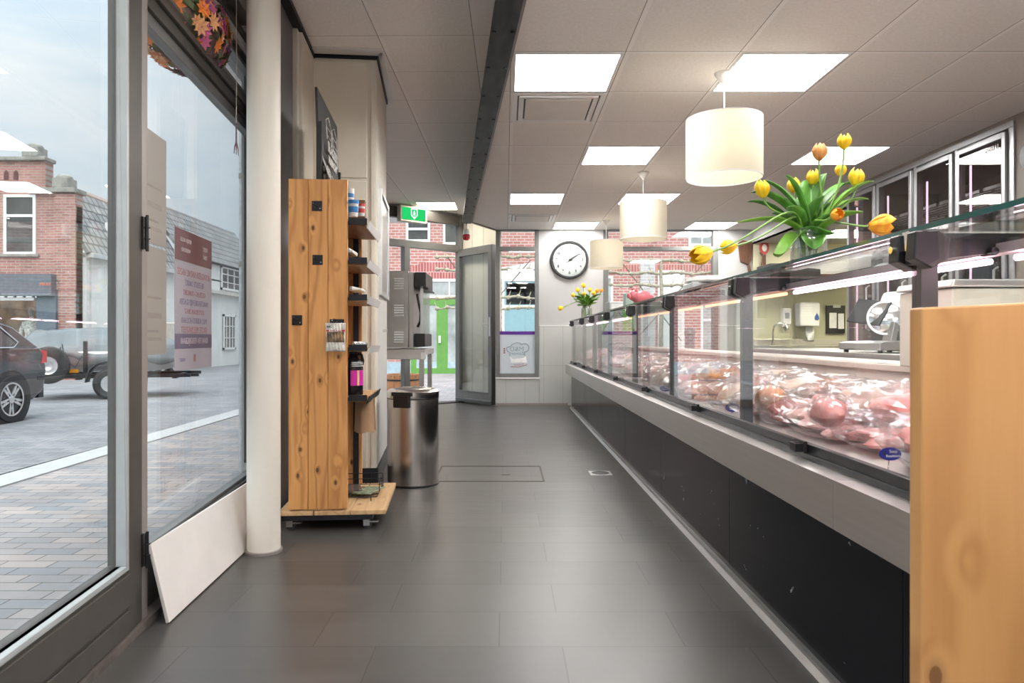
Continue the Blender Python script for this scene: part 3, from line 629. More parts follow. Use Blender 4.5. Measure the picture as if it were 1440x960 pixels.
# ------------------------------------------------------------------ pine display rack on castors
RA=R(4.5)
rk=thing('display_rack','pine display rack on castors with three plank end panel beside the white column','rack',(-1.045,3.385,0),RA)
ZB,ZT=.078,CZ+.766
def endpanel(par,y0,nm='end_panel'):
    m=MB()
    for q in range(3): m.box(q*.0935+.0008,y0,ZB+.03,(q+1)*.0935-.0008,y0+.026,ZT)
    return m.build(nm,WOOD,par,bevel=.0025)
endpanel(rk,0); endpanel(rk,.56)
for yy in (.026,.535):
    for xx in (.03,.235):
        m=MB(); m.box(xx,yy,ZB+.03,xx+.03,yy+.025,ZT-.04); 
        for z in (.17,.25,.9,1.5): m.cyl((xx+.015,yy-.004,z),(xx+.015,yy+.03,z),.005,seg=8)
        m.build('upright',BLACKM,rk)
m=MB()
for q in range(3): m.box(-.05+q*.172,-.0,ZB,.12+q*.172,.645,ZB+.022)
m.build('base_board',mwood('pine_base',(.56,.37,.20),(.42,.25,.12),(.12,.06,.03),axis='y'),rk,bevel=.003)
m=MB(); m.box(-.03,.004,ZB-.024,.40,.03,ZB); m.box(-.03,.61,ZB-.024,.40,.636,ZB); m.box(-.03,.03,ZB-.024,-.005,.61,ZB); m.box(.375,.03,ZB-.024,.40,.61,ZB); m.build('base_frame',BLACKM,rk)
RUB=mplain('castor_rubber',(.03,.03,.032),.5); ZINC=mplain('zinc',(.48,.48,.49),.35,.9,var=.1)
for x,y in ((-.005,.045),(.365,.045),(-.005,.60),(.372,.60)):
    z=ZB-.024; m=MB(); m.cyl((x,y,z),(x,y,z-.008),.024,seg=16); m.box(x-.012,y-.017,.018,x+.018,y-.013,z-.006); m.box(x-.012,y+.013,.018,x+.018,y+.017,z-.006); m.prism([(x-.01,z-.012),(x+.055,z-.016),(x+.06,z-.021),(x-.01,z-.02)],'y',y-.015,y+.015)
    ca=m.build('castor',ZINC,rk)
    m=MB(); m.cyl((x+.008,y-.010,.0205),(x+.008,y+.010,.0205),.0205,seg=20); m.cyl((x+.008,y-.0125,.0205),(x+.008,y+.0125,.0205),.009,seg=12); m.build('wheel',RUB,ca)
# shelves: board, black end lip, price rail
PR=mplain('price_rail',(.62,.60,.58),.3,var=.05)
shz=[(CZ+.565,.20),(CZ+.372,.10),(CZ+.190,.0),(CZ-.055,0),(CZ-.30,0)]
for z,tilt in shz:
    M2=Matrix.Translation((0,0,z))
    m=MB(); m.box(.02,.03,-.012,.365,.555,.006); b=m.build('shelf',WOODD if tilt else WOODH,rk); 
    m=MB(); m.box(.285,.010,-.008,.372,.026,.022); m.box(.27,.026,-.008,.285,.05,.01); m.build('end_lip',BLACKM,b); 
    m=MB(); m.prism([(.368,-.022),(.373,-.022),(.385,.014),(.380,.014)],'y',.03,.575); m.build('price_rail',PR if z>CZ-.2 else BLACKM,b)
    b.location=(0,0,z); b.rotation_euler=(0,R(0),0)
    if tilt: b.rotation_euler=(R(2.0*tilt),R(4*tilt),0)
# hooks on the near end panel
for px,py in ((445,289),(446,365),(417.5,450),(473,452)):
    q=P(px,py,3.385); lx=q.x+1.045; 
    m=MB(); w2=.024 if px!=473 else .034; h2=.024 if px!=473 else .012
    m.box(lx-w2,-.004,q.z-h2,lx+w2,0,q.z+h2); m.tube([(lx,-.004,q.z),(lx-.003,-.035,q.z-.004),(lx-.006,-.045,q.z+.004),(lx-.008,-.048,q.z+.014)],.003,6)
    hk=m.build('hook_plate',BLACKM,rk)
    m=MB()
    for sx in (-1,1): m.cyl((lx+sx*w2*.65,-.004,q.z-h2*.5*sx),(lx+sx*w2*.65,-.006,q.z-h2*.5*sx),.0032,seg=8)
    m.build('screw',CHROME,hk)
# seasoning bag
q=P(472,474,3.34); sb=thing('seasoning_bag','small plastic bag of food with red band hanging on the rack end panel','bag',(q.x,3.342,q.z),RA)
def bagfn(u,v):
    x=(u-.5)*.094; z=(v-.5)*.135; t=max(0,math.sin(math.pi*u))*max(0,math.sin(math.pi*min(1,max(0,v*1.15))))**.6
    return Vector((x*(1-.06*math.sin(math.pi*v)),-.016*t*(1.2-v)-.002+.002*math.sin(u*40+v*9),z))
m=MB(); m.grid(bagfn,20,24); m.build('pouch',mplain('bag_plastic',(.62,.61,.57),.2,var=.3,scale=40),sb,solid=.002)
def strip(z0,z1,u0,u1,off=.0022):
    def f(u,v): p=bagfn(u0+(u1-u0)*u,z0+(z1-z0)*v); return p+Vector((0,-off,0))
    return f
m=MB(); m.grid(strip(.70,.76,.02,.98),14,4); m.build('red_band',mplain('band_red',(.45,.02,.02),.3),sb)
m=MB(); m.grid(strip(.32,.69,.04,.96),16,8); m.build('picture_label',mplain('label_food',(.16,.10,.045),.35,var=1.0,scale=38),sb)
text('KRUIDEN',.014,'lettering',WHL,sb,frameM((0,-.012,.031),(1,0,0),(0,0,1)))
text('BBQ',.014,'lettering',INK,sb,frameM((-.028,-.008,.050),(1,0,0),(0,0,1)))
# pots on the top shelf
def pot(px,py,d,h,r,lab,cm,lm):
    q=P(px,py,d); t=thing('sauce_pot',lab,'pot',q,0,'small pots on the top rack shelf')
    m=MB(); m.lathe([(0,0),(r*.86,0),(r,h*.8),(0,h*.8)],20); m.build('cup',cm,t)
    m=MB(); m.lathe([(r*1.04,h*.78),(r*1.08,h*.82),(r*1.05,h),(0,h)],20); m.build('lid',lm,t)
    m=MB(); m.lathe([(r*.93,h*.25),(r*1.0,h*.6)],20); m.build('label_band',lm,t)
BLU=mplain('pot_blue',(.03,.20,.50),.3); REDP=mplain('pot_red',(.5,.05,.04),.3); WPOT=mplain('pot_white',(.62,.62,.60),.35)
pot(497,305,3.62,.085,.026,'white pot with blue lid nearest on the top rack shelf',WPOT,BLU)
pot(508,304,3.72,.065,.020,'small white pot with red lid at the outer edge of the top shelf',WPOT,REDP)
pot(492,297,3.80,.12,.022,'tall pot with blue cap behind the blue lidded pot',BLU,WPOT)
m=MB(); q=P(505,290,3.86); m.box(-.035,-.03,-.085,.035,.03,.03); tag(m.build('carton',mplain('carton_brown',(.16,.075,.04),.6,var=.5,scale=30),loc=q,rotz=RA,bevel=.002),'dark brown carton standing behind the pots on the top rack shelf','carton')
# big black bottle
q=P(497,555.5,3.50); bt=thing('black_bottle','large black plastic bottle with magenta label on the fourth rack shelf','bottle',q,R(20))
m=MB(); m.lathe([(0,0),(.043,0),(.047,.006),(.047,.135),(.046,.15),(.036,.175),(.022,.19),(.019,.215),(0,.215)],32); m.tube([(.012,-.0,.21),(.040,0,.20),(.047,0,.17),(.044,0,.15)],.007,8); m.build('body',mplain('bottle_black',(.010,.010,.012),.2),bt)
m=MB(); m.lathe([(.021,.205),(.022,.232),(0,.234)],20); m.build('cap',BLACK,bt)
def lab(a0,a1,z0,z1,r): 
    return lambda u,v: Vector((r*math.cos(a0+(a1-a0)*u),r*math.sin(a0+(a1-a0)*u),z0+(z1-z0)*v))
m=MB(); m.grid(lab(R(-115),R(20),.05,.125,.0478),16,2); m.build('label',mplain('label_magenta',(.62,.02,.36),.3,var=.1),bt)
m=MB(); m.grid(lab(R(-75),R(-62),.05,.125,.0484),3,2); m.grid(lab(R(0),R(10),.05,.125,.0484),3,2); m.build('label_edge',mplain('label_yellow',(.72,.55,.25),.3),bt)
m=MB()
for z in (.145,.155,.163): m.grid(lab(R(-110),R(10),z,z+.003,.0475 if z<.15 else .0455),12,1)
m.build('label_text',WHL,bt)
# brown paper sack under the fourth shelf
q=P(508,606,3.66); m=MB(); m.grid(lambda u,v: Vector((.052*(1-.12*v)*math.cos(6.283*u)+.004*math.sin(u*31),.08*(1-.1*v)*math.sin(6.283*u),.17*v+.004*math.sin(u*25+v*8))),32,8); m.lathe([(0,0.001),(.05,.001)],20)
tag(m.build('paper_sack',mplain('kraft_paper',(.33,.20,.11),.8,var=.12,scale=10),loc=q+Vector((.02,0,0)),rotz=RA),'brown paper sack hanging behind the rack under the bottle shelf','sack')
# cutters and small goods on shelves
for (px,py,d,lx,l) in ((503,486,3.5,.05,'silver kitchen tool lying on the third rack shelf'),(500,409,3.55,.05,'small white packet on the middle rack shelf'),(493,356,3.5,.02,'small pale packet on the second rack shelf')):
    q=P(px,py,d); m=MB(); m.box(-lx*.6,-.09,0,lx*.6,.09,.012); m.cyl((-lx*.4,-.10,.014),(lx*.3,.10,.014),.008,seg=8)
    tag(m.build('kitchen_tool' if 'tool' in l else 'packet',CHROME if 'tool' in l else WPOT,loc=q+Vector((0,.05,.0)),rotz=RA,bevel=.002),l,'tool' if 'tool' in l else 'packet')
# wire basket with leaflets on the base
wbk=thing('wire_basket','low black wire basket standing on the base of the pine rack','basket',P(505,722,3.60),RA)
m=MB(); bz=.085
for y in (0,.08,.16,.24,.32): m.tube([(-.16,y,bz),(.09,y,bz)],.0022,6)
for x in (-.16,-.1,-.04,.02,.09): m.tube([(x,0,bz),(x,.32,bz)],.0022,6)
for z in (bz+.03,bz+.06):
    m.tube([(-.16,.32,z),(.09,.32,z),(.09,.12,z)],.0022,6)
for x,y in ((-.16,.32),(.09,.32),(.02,.32),(-.07,.32),(.09,.22),(.09,.12)): m.tube([(x,y,bz),(x,y,bz+.06)],.0022,6)
for x,y in ((.06,0.0),(-.16,0),(.09,.32),(-.16,.32)): m.tube([(x,y,.0),(x,y,bz)],.003,6)
m.build('wire_frame',BLACKM,wbk)
q=P(505,722,3.60); m=MB(); m.box(-.05,-.08,0,.05,.1,.004,Matrix.Rotation(R(-20),4,'Z')); tag(m.build('leaflet',mplain('leaflet_green',(.20,.24,.16),.4,var=.7,scale=30),loc=q+Vector((.02,.13,bz+.003)),rotz=RA),'glossy leaflet lying in the wire basket','leaflet')
m=MB(); m.box(-.09,-.06,0,.05,.1,.004); tag(m.build('leaflet',mplain('leaflet_dark',(.10,.08,.07),.25,var=.7,scale=30),loc=q+Vector((-.07,.15,bz+.008)),rotz=RA+.2),'dark printed leaflet half hidden in the wire basket','leaflet')
# blackboard sign on top of the rack, turned to the aisle
bb=thing('advertising_board','black board with white drawing and lettering standing on top of the pine rack','board',(-.912,3.47,ZT),R(5.2))
m=MB(); m.box(-.012,0,.0,0,.66,.47,Matrix.Rotation(R(-2),4,'Y')); m.build('panel',mplain('board_black',(.035,.032,.030),.55,var=.25,scale=6),bb)
m=MB(); m.box(-.020,-.006,0,.006,.02,.30); m.box(-.02,.64,0,.006,.668,.20); m.build('holder',BLACK,bb)
WCH=mplain('chalk',(.55,.53,.50),.8,var=.4,scale=40)
T2=lambda y,z: frameM((.006-z*.035+.012,y,z),(0,1,0),(-.035,0,1))
text('SLAGERIJ',.075,'lettering',WCH,bb,T2(.34,.225),sx=1.15,bold=.003); text('AMBACHT',.06,'lettering',WCH,bb,T2(.32,.16),sx=1.05,bold=.003)
m=MB()
for a in range(2):
    y0=.16+a*.2; m.tube([(.006-.3*.035+.012,y0,.26),(.0,y0,.36),(-.002,y0+.09,.395),(0,y0+.17,.355),(.004,y0+.17,.26)],.003,6)
    for z in (.29,.33): m.tube([(.004-z*.02+.004,y0,z),(.004-z*.02+.004,y0+.17,z)],.002,6)
rng=random.Random(5)
for k in range(60):
    y=.05+rng.random()*.56; z=.02+rng.random()*.10*(1-.4*y); M3=Matrix.Translation((.0075,y,z)); m.box(-.001,-.006-rng.random()*.01,-.004,.003,.008,.004+rng.random()*.008,M3)
m.build('drawing',WCH,bb)
m=MB(); m.box(0,0,0,.004,.2,.14,Matrix.Rotation(R(-18),4,'Y')); tag(m.build('flyer',mplain('flyer_grey',(.40,.40,.38),.4,var=.6,scale=25),loc=P(462,250,3.5)+Vector((.0,0,.003)),rotz=R(8)),'small pale flyer leaning in front of the black board','flyer')
# silver framed board and wardrobe lock on the shaft side
m=MB()
fb=thing('framed_board','narrow metal framed notice board on the aisle side of the cream shaft','notice board',FO,FA)
m=MB(); leafframe(m,.56,.585,2.28,2.98,CZ+.28,CZ+.98,.03); m.build('frame',ALU,fb,bevel=.003)
m=MB(); m.box(.56,2.31,CZ+.31,.572,2.95,CZ+.95); m.build('panel',STEEL,fb)
cbk=thing('wall_cabinet','tall white cabinet side with small lock behind the pine rack','cabinet',FO,FA)
m=MB(); m.box(.53,2.20,.12,.566,3.0,CZ+1.02); m.build('door',mplain('cabinet_white',(.62,.61,.58),.4,var=.03),cbk,bevel=.004)
m=MB(); m.cyl((.56,2.6,.985),(.60,2.6,.985),.010,seg=12); m.box(.585,2.575,.978,.60,2.605,.992); m.build('lock',CHROME,cbk)

# ------------------------------------------------------------------ waste bin
bn=thing('waste_bin','cylindrical polished steel waste bin on the floor beside the cream shaft','bin',(-.595,4.53,0))
r=.163
m=MB(); m.lathe([(0,.012),(r,.012),(r,.55),(0,.55)],64); m.build('body',BINST,bn)
m=MB(); m.lathe([(r+.002,0),(r+.003,.012),(r-.004,.016),(0,.016)],64); m.lathe([(r+.001,.548),(r+.0015,.553),(r-.01,.553)],64); m.build('base_ring',BLACK,bn)
m=MB(); m.lathe([(r+.002,.555),(r+.003,.562),(r+.003,.595),(r-.008,.606),(r-.03,.612),(.05,.622),(0,.623)],64); m.build('lid',BINST,bn)
M2=Matrix.Rotation(R(-18),4,'Z')
m=MB(); m.box(-.055,-r-.014,.50,.055,-r+.02,.585,M2); m.box(-.07,-r-.01,.572,.07,-r+.03,.597,M2); m.build('hinge_cover',BLACK,bn,bevel=.006)

# ------------------------------------------------------------------ oven on its stand near the entrance
st=thing('oven_stand','stainless work stand with square legs by the entrance','stand',(-1.45,6.25,0))
zt3=.835
m=MB(); m.box(0,0,zt3-.05,.735,.75,zt3); m.box(.0,.0,zt3-.09,.735,.05,zt3-.05); m.build('top',STEELH,st,bevel=.003)
for x,y in ((.68,.02),(.02,.02),(.68,.69),(.02,.69)):
    m=MB(); m.box(x-.0,y,0.0,x+.04,y+.04,zt3-.05); m.build('leg',STEEL,st,bevel=.002)
m=MB(); m.box(.70,-.004,zt3-.085,.738,.0,zt3-.03); m.cyl((.719,-.008,zt3-.05),(.719,0,zt3-.05),.008,seg=10); m.build('corner_bracket',CHROME,st)
ov=thing('grill_oven','stainless chicken grill oven with louvred side standing on the steel stand','oven',(-1.43,6.30,zt3))
m=MB(); m.box(.0,0,.012,.56,.62,.70); m.box(.565,.0,.012,.605,.62,.69); m.box(.56,.008,.02,.565,.60,.68)
m.build('body',mplain('oven_steel',(.42,.41,.40),.36,.9,var=.12,scale=4),ov,bevel=.004)
LV=mplain('louvre_white',(.72,.72,.72),.35)
for zb in (.53,.29,.05):
    m=MB()
    for k in range(5): m.cbox((.475,-.004,zb+.022*k+.012),(.085,.016,.010),(28,0,0))
    m.build('louvre',LV,ov,bevel=.002)
m=MB(); m.box(.612,.02,.02,.706,.60,.14); m.build('door_bottom',BLACK,ov,bevel=.008)
m=MB(); m.box(.612,.02,.56,.715,.60,.69); m.prism([(.63,.545),(.735,.53),(.735,.545),(.70,.562),(.63,.562)],'y',.02,.6); m.build('door_top',BLACK,ov,bevel=.006)
m=MB(); m.box(.68,.03,.14,.69,.59,.56); m.build('door_glass',GLASS,ov)
m=MB(); m.box(.665,.02,.14,.69,.04,.56); m.build('door_rail',ALU,ov)
m=MB(); m.tube([(.63,.1,.2),(.655,.09,.25),(.66,.09,.33),(.64,.1,.42),(.625,.1,.5)],.012,8); m.build('cable',BLACK,ov)

# ------------------------------------------------------------------ floor hatch, drain
m=MB(); x0,x1,y0,y1=-.47,.255,4.585,5.14
hh=thing('floor_hatch','rectangular tiled access hatch in the floor between the bin and the counter','hatch',(0,0,0))
leaf=[(x0,y0,x1,y0+.012),(x0,y1-.012,x1,y1),(x0,y0+.012,x0+.012,y1-.012),(x1-.012,y0+.012,x1,y1-.012)]
for a in leaf: m.box(a[0],a[1],.0003,a[2],a[3],.0025)
m.build('frame',mplain('hatch_rust',(.07,.055,.045),.6,var=.4,scale=30),hh)
m=MB(); m.box(-.03,4.80,.0003,.03,4.816,.002); m.build('key_slot',BLACK,hh)
dr=thing('floor_drain','small round steel floor drain in front of the black counter panels','drain',(.655,4.87,.0003))
m=MB(); m.box(-.075,-.075,0,.075,.075,.002); m.build('frame',ALU,dr,bevel=.001)
m=MB(); m.lathe([(0,.002),(.06,.002),(.06,.004),(.045,.004),(.045,.0025),(0,.0025)],32); m.build('grate',DARKG,dr)

# ------------------------------------------------------------------ wooden rack end close to the viewer
fr=thing('display_rack','tall pine end board of the display stand in front of the counter, close up','rack',(.523,.885,0),R(0))
m=MB(); hgt=CZ+.038
for q,(a,b) in enumerate(((0,.155),(.1565,.235))):
    m.prism([(a,.10),(b,.10),(b,hgt+.008-.002*q),(a+.10,hgt+.005),(a,hgt)] if q==0 else [(a,.10),(b,.10),(b,hgt+.004),(a,hgt+.006)],'y',0,.028)
m.build('end_panel',mwood('pine_close',(.50,.265,.10),(.36,.165,.055),(.13,.055,.022),scale=.75),fr,bevel=.003)
m=MB(); m.box(-.0,-.10,.078,.235,.10,.10); m.build('base_board',WOODH,fr,bevel=.003)
for x,y in ((.03,-.07),(.2,-.07),(.03,.07),(.2,.07)):
    m=MB(); m.cyl((x,y,.078),(x,y,.068),.022,seg=14); m.box(x-.012,y-.016,.016,x+.014,y-.012,.07); m.box(x-.012,y+.012,.016,x+.014,y+.016,.07); ca=m.build('castor',ZINC,fr)
    m=MB(); m.cyl((x,y-.010,.0205),(x,y+.010,.0205),.0205,seg=18); m.build('wheel',RUB,ca)
# ------------------------------------------------------------------ packed meat in the counter
def film_mat():
    m,nt,_,_=newmat('clear_film'); 
    g=N(nt,'ShaderNodeNewGeometry'); d=N(nt,'ShaderNodeVectorMath',operation='DOT_PRODUCT'); nt.links.new(g.outputs['Normal'],d.inputs[0]); nt.links.new(g.outputs['Incoming'],d.inputs[1])
    c=math_(nt,'ABSOLUTE',d.outputs['Value']); f=math_(nt,'MULTIPLY_ADD',math_(nt,'POWER',math_(nt,'SUBTRACT',1.0,c),4.0),.65,.055)
    t=N(nt,'ShaderNodeBsdfTransparent'); t.inputs[0].default_value=(.97,.96,.965,1); df=N(nt,'ShaderNodeBsdfDiffuse'); df.inputs[0].default_value=(.85,.82,.83,1)
    h=N(nt,'ShaderNodeMixShader'); h.inputs[0].default_value=.07; nt.links.new(t.outputs[0],h.inputs[1]); nt.links.new(df.outputs[0],h.inputs[2])
    s=N(nt,'ShaderNodeBsdfGlossy'); s.inputs['Roughness'].default_value=.16
    x=N(nt,'ShaderNodeMixShader'); nt.links.new(f,x.inputs[0]); nt.links.new(h.outputs[0],x.inputs[1]); nt.links.new(s.outputs[0],x.inputs[2]); o=N(nt,'ShaderNodeOutputMaterial'); nt.links.new(x.outputs[0],o.inputs[0]); return m
FILM=film_mat()
def meat_mat(name,c1,c2,c3,scale,stretch=(1,1,1),rough=.35):
    m,nt,_,_=newmat(name); oc=ocoord(nt,stretch); a=noise_(nt,oc,scale,5,.6,.8); b=noise_(nt,oc,scale*3.3,3)
    col=ramp(nt,a,[(.30,c1),(.5,c2),(.68,c3)]); col=mixc(nt,math_(nt,'MULTIPLY',b,.35),col,c2); bsdf(nt,col,rough,0,.5,bump=a,bs=.2); return m
KINDS=[('pink ham','ham',meat_mat('ham',(.60,.13,.13),(.68,.22,.20),(.78,.40,.36),14),(.085,.125,.045)),
 ('red beef','beef',meat_mat('beef',(.33,.035,.035),(.47,.08,.07),(.74,.45,.40),16,(1,2.5,1)),(.075,.12,.035)),
 ('pale poultry','poultry',meat_mat('poultry',(.74,.50,.40),(.80,.58,.47),(.84,.68,.58),12),(.08,.11,.045)),
 ('orange marinated','meat',meat_mat('marinade',(.55,.12,.02),(.68,.24,.06),(.78,.45,.20),30),(.07,.10,.045)),
 ('brown smoked','sausage',meat_mat('smoked',(.20,.055,.025),(.33,.10,.045),(.45,.18,.09),18),(.045,.14,.04)),
 ('streaky bacon','bacon',meat_mat('bacon',(.52,.08,.08),(.74,.38,.34),(.83,.60,.56),9,(5,.6,3)),(.085,.13,.03)),
 ('rosy pork','pork',meat_mat('pork',(.62,.18,.17),(.72,.30,.27),(.82,.56,.50),11),(.08,.11,.04)),
 ('golden crumbed','schnitzel',meat_mat('crumbed',(.52,.26,.08),(.64,.36,.14),(.72,.48,.24),45),(.075,.105,.028))]
def meat_mesh(i,r,kind):
    m=MB(); rg=random.Random(i); o=Vector((i*3.1,i*1.7,0))
    if kind in('sausage',):
        for k in range(3):
            x=(k-1)*.034; m.tube([(x+.006*math.sin(k+q*.6),-r[1]*.9+q*r[1]*.2,.02+.004*math.sin(q+k)) for q in range(10)],[.006,.014,.017,.018,.018,.018,.018,.017,.014,.006],10)
    elif kind in('bacon','schnitzel','pork'):
        n=3 if kind!='bacon' else 4
        for k in range(n):
            c=Vector((rg.uniform(-.012,.012),(k-(n-1)/2)*r[1]*.55,.018+.012*(k%2)))
            m.ell(c,(r[0]*.85,r[1]*.42,.016),18,8,lambda d:1+.22*noise.noise(d*1.7+o+Vector((k,0,0))))
    else:
        m.ell((0,0,r[2]*.9),(r[0]*.85,r[1]*.85,r[2]*.9),26,14,lambda d:1+.28*noise.noise(d*1.5+o)+.10*noise.noise(d*4+o))
    return m
protos=[]
for i,(nm,kd,mt,r) in enumerate(KINDS):
    for var in range(2):
        t=thing('meat_pack','clear wrapped pack of %s'%nm,'packed meat',(0,0,0),0,'clear film packs of meat in the glass counter')
        meat_mesh(i*2+var,r,kd).build('meat',mt,t)
        rg=random.Random(90+i*2+var); o=Vector((i*5.3+var,2.2*i,0))
        m=MB()
        def crump(d,o=o):
            a=noise.noise(d*2.3+o); b=abs(noise.noise(d*5.1+o)); c=abs(noise.noise(d*11+o*2))
            return 1.04+.18*a-.34*b+.12*c
        hz=r[2]*.98+.006
        m.ell((0,0,hz*.92),(r[0]*1.38,r[1]*1.32,hz*1.05),26,14,crump,smooth=False)
        # sealed flat ends of the pouch
        for sgn in (-1,1):
            m.grid(lambda u,v,sgn=sgn:Vector(((u-.5)*r[0]*2.1,sgn*(r[1]*1.05+v*.035),hz*.8+.012*noise.noise(Vector((u*6,v*3,i+sgn)))+.010*math.sin(u*9+i))),12,3,smooth=False)
        m.build('wrap',FILM,t); protos.append((t,i,r))
used_p=set()
pw=['nearest','second','third','fourth','fifth','sixth','farthest']
rows=[('front',1.018),('middle',1.14),('rear',1.25),('back',1.35)]
rng=random.Random(11); packs=0
for b in range(7):
    y0,y1=pd[2+b],pd[3+b]; L=y1-y0; ns=4 if b<3 else 3
    for ri,(rn,X) in enumerate(rows):
        kinds=rng.sample(range(8),ns)
        if b==0: kinds=[[0,6,5,0][ri] if False else k for k in ([0,6,5,1],[5,0,2,6],[2,3,0,6],[3,2,4,0])[ri]]
        if b==1: kinds=([6,2,1,5],[2,1,0,3],[3,6,2,1],[2,5,7,4])[ri]
        for s,k in enumerate(kinds):
            if b==0 and ri==3 and s<2: continue
            pt,_,r=protos[k*2+(s+b+ri)%2]
            y=y0+L*(s+.5)/ns+rng.uniform(-.03,.03); x=X+rng.uniform(-.015,.015)
            z=.632+.05*((x-.89)/.60)+(.0,.026,.014,.0)[ri]
            lab='clear wrapped pack of %s in the %s row of the %s lit glass bay'%(KINDS[k][0],rn,pw[b])
            key=(pt.name)
            sc_=(1.10+rng.uniform(-.06,.06)+(0 if ri in(0,3) else .06))*(1.0 if ns==4 or ri in (0,3) else 1.08)
            o=pt if key not in used_p else dup(pt)
            used_p.add(key); o.location=(x,y,z); o.rotation_euler=(rng.uniform(-.15,.15),R(8)*-1+rng.uniform(-.12,.12),(rng.uniform(-.09,.09) if ri in(0,3) else rng.uniform(-.4,.4)+(1.57 if s%2==ri%2 else 0))); o.scale=(sc_,sc_,sc_*1.05); o['label']=lab; packs+=1
for pt,i,r in protos:
    if pt.name not in used_p:
        for c in list(pt.children): bpy.data.objects.remove(c)
        bpy.data.objects.remove(pt)
# loose sausage rings / hams shown on top of the near pile
def top_ham(px,py,d,s,k,lab):
    q=P(px,py,d); t=thing('ham_joint',lab,'ham',q,rng.uniform(-.5,.5))
    m=MB(); m.ell((0,0,0),(.055*s,.075*s,.045*s),26,14,lambda dd:1+.16*noise.noise(dd*1.6+Vector((k,0,3)))); m.build('meat',KINDS[k][2],t)
    m=MB(); m.ell((0,0,0),(.062*s,.085*s,.052*s),24,14,lambda dd:1+.08*noise.noise(dd*4+Vector((k,1,3))),smooth=False); m.build('wrap',FILM,t)
top_ham(1258,576,2.05,.8,0,'round pink ham joint wrapped in film at the right end of the near pile')
top_ham(1205,570,2.25,.9,2,'pale poultry roll under clear film near the back of the near pile')
top_ham(1085,560,2.6,1.0,3,'bright orange minced roll under film by the black glass post')
top_ham(1165,580,2.0,.9,0,'rosy rounded ham joint under folded film in the middle of the near pile')
# foil tray by the sign
q=P(1262,660,1.62); ft_=thing('foil_tray','ribbed foil tray of pale food against the front glass beside the blue sign','tray',(.985,1.60,.632),R(6))
m=MB(); n=56; vs=[]
def ring(sx,sy,z,rib):
    o=[]
    for k in range(n):
        a=2*math.pi*k/n; c,s_=math.cos(a),math.sin(a); e=(abs(c)**4+abs(s_)**4)**-.25; w=1+rib*(1 if k%2 else -1); o.append((c*e*sx*w,s_*e*sy*w,z))
    return o
rgs=[ring(.001,.001,0,0),ring(.040,.075,0,0),ring(.045,.08,.004,.01),ring(.052,.09,.035,.012),ring(.056,.095,.036,0),ring(.056,.095,.038,0)]
for q in rgs: vs+=q
m._add(vs,[(j*n+k,j*n+(k+1)%n,(j+1)*n+(k+1)%n,(j+1)*n+k) for j in range(5) for k in range(n)],True); m.build('tray',ALU,ft_)
m=MB(); m.ell((0,0,.03),(.047,.083,.016),24,10,lambda d:1+.15*noise.noise(d*4)); m.build('food',KINDS[7][2],ft_)

# ------------------------------------------------------------------ tulips
GST=mplain('tulip_stem',(.16,.30,.06),.45,var=.25,scale=30); GLF=mplain('tulip_leaf',(.075,.22,.028),.38,var=.45,scale=9,stretch=(3,3,1)); GLF2=mplain('tulip_leaf_light',(.15,.33,.035),.4,var=.3,scale=9)
def petal_mat(n,a,b):
    m,nt,_,_=newmat(n); f=noise_(nt,ocoord(nt,(1,1,.4)),60,4); c=ramp(nt,f,[(.3,a),(.7,b)]); bsdf(nt,c,.42,0,.3,**{'Subsurface_Weight':.0}); return m
PYEL=petal_mat('petal_yellow',(.80,.46,.012),(.90,.62,.03)); PORG=petal_mat('petal_orange',(.80,.25,.02),(.90,.50,.04)); PPNK=petal_mat('petal_apricot',(.62,.17,.06),(.80,.42,.14))
def bloom_mb(c,dirv,s,opn,seed):
    m=MB(); z=Vector(dirv).normalized(); a=Vector((0,1,0)) if abs(z.y)<.8 else Vector((1,0,0)); x=z.cross(a).normalized(); y=z.cross(x); rg=random.Random(seed)
    for k in range(6):
        inn=k%2; a0=k*math.pi/3+rg.uniform(-.1,.1); sz=s*rg.uniform(.92,1.06); op=opn*rg.uniform(.8,1.2)
        def f(u,v,a0=a0,inn=inn,sz=sz,op=op):
            uu=(u-.5)*2; wdt=math.sin(math.pi*(v*.60+.20))
            rad=sz*.40*(math.sin(math.pi*(.08+.80*v)))*(1-.06*inn)+op*sz*.55*v*v
            tip=(1-v)**.35 if v>.0 else 1
            w=.80*wdt*(max(0,1-v**7))**.5
            an=a0+uu*w*(1.05 if not inn else .95)
            rr_=rad*(1+.05*uu*uu)
            h=sz*(v*1.0-.05*uu*uu*v)
            return Vector(c)+x*(rr_*math.cos(an))+y*(rr_*math.sin(an))+z*h
        m.grid(f,8,9)
    return m
def bez(p0,p1,p2,p3,n=14):
    return [p0*(1-t)**3+p1*3*t*(1-t)**2+p2*3*t*t*(1-t)+p3*t**3 for t in [i/n for i in range(n+1)]]
def leaf_mb(p0,p3,w,sag=.0,fold=.35):
    m=MB(); d=p3-p0; up=Vector((0,0,1)); L=d.length; mid=p0+d*.35+up*L*.22; mid2=p0+d*.75+up*(L*.16-sag*L)
    pts=bez(p0,mid,mid2,p3,14); side=d.cross(up)
    if side.length<1e-4: side=Vector((1,0,0))
    side.normalize(); side=(side+Vector((.25,-.1,0))).normalized()
    def f(u,v):
        i=min(13,int(v*14)); t=v*14-i; p=pts[i].lerp(pts[i+1],t); tg=(pts[min(14,i+1)]-pts[i]).normalized(); nrm=side.cross(tg).normalized()
        ww=w*(math.sin(math.pi*min(1,.22+.78*v))**.8)*(1 if v<.999 else 0); uu=(u-.5)*2
        return p+side*(uu*ww*.5)+nrm*(abs(uu)**1.5*ww*fold)
    m.grid(f,6,18); return m
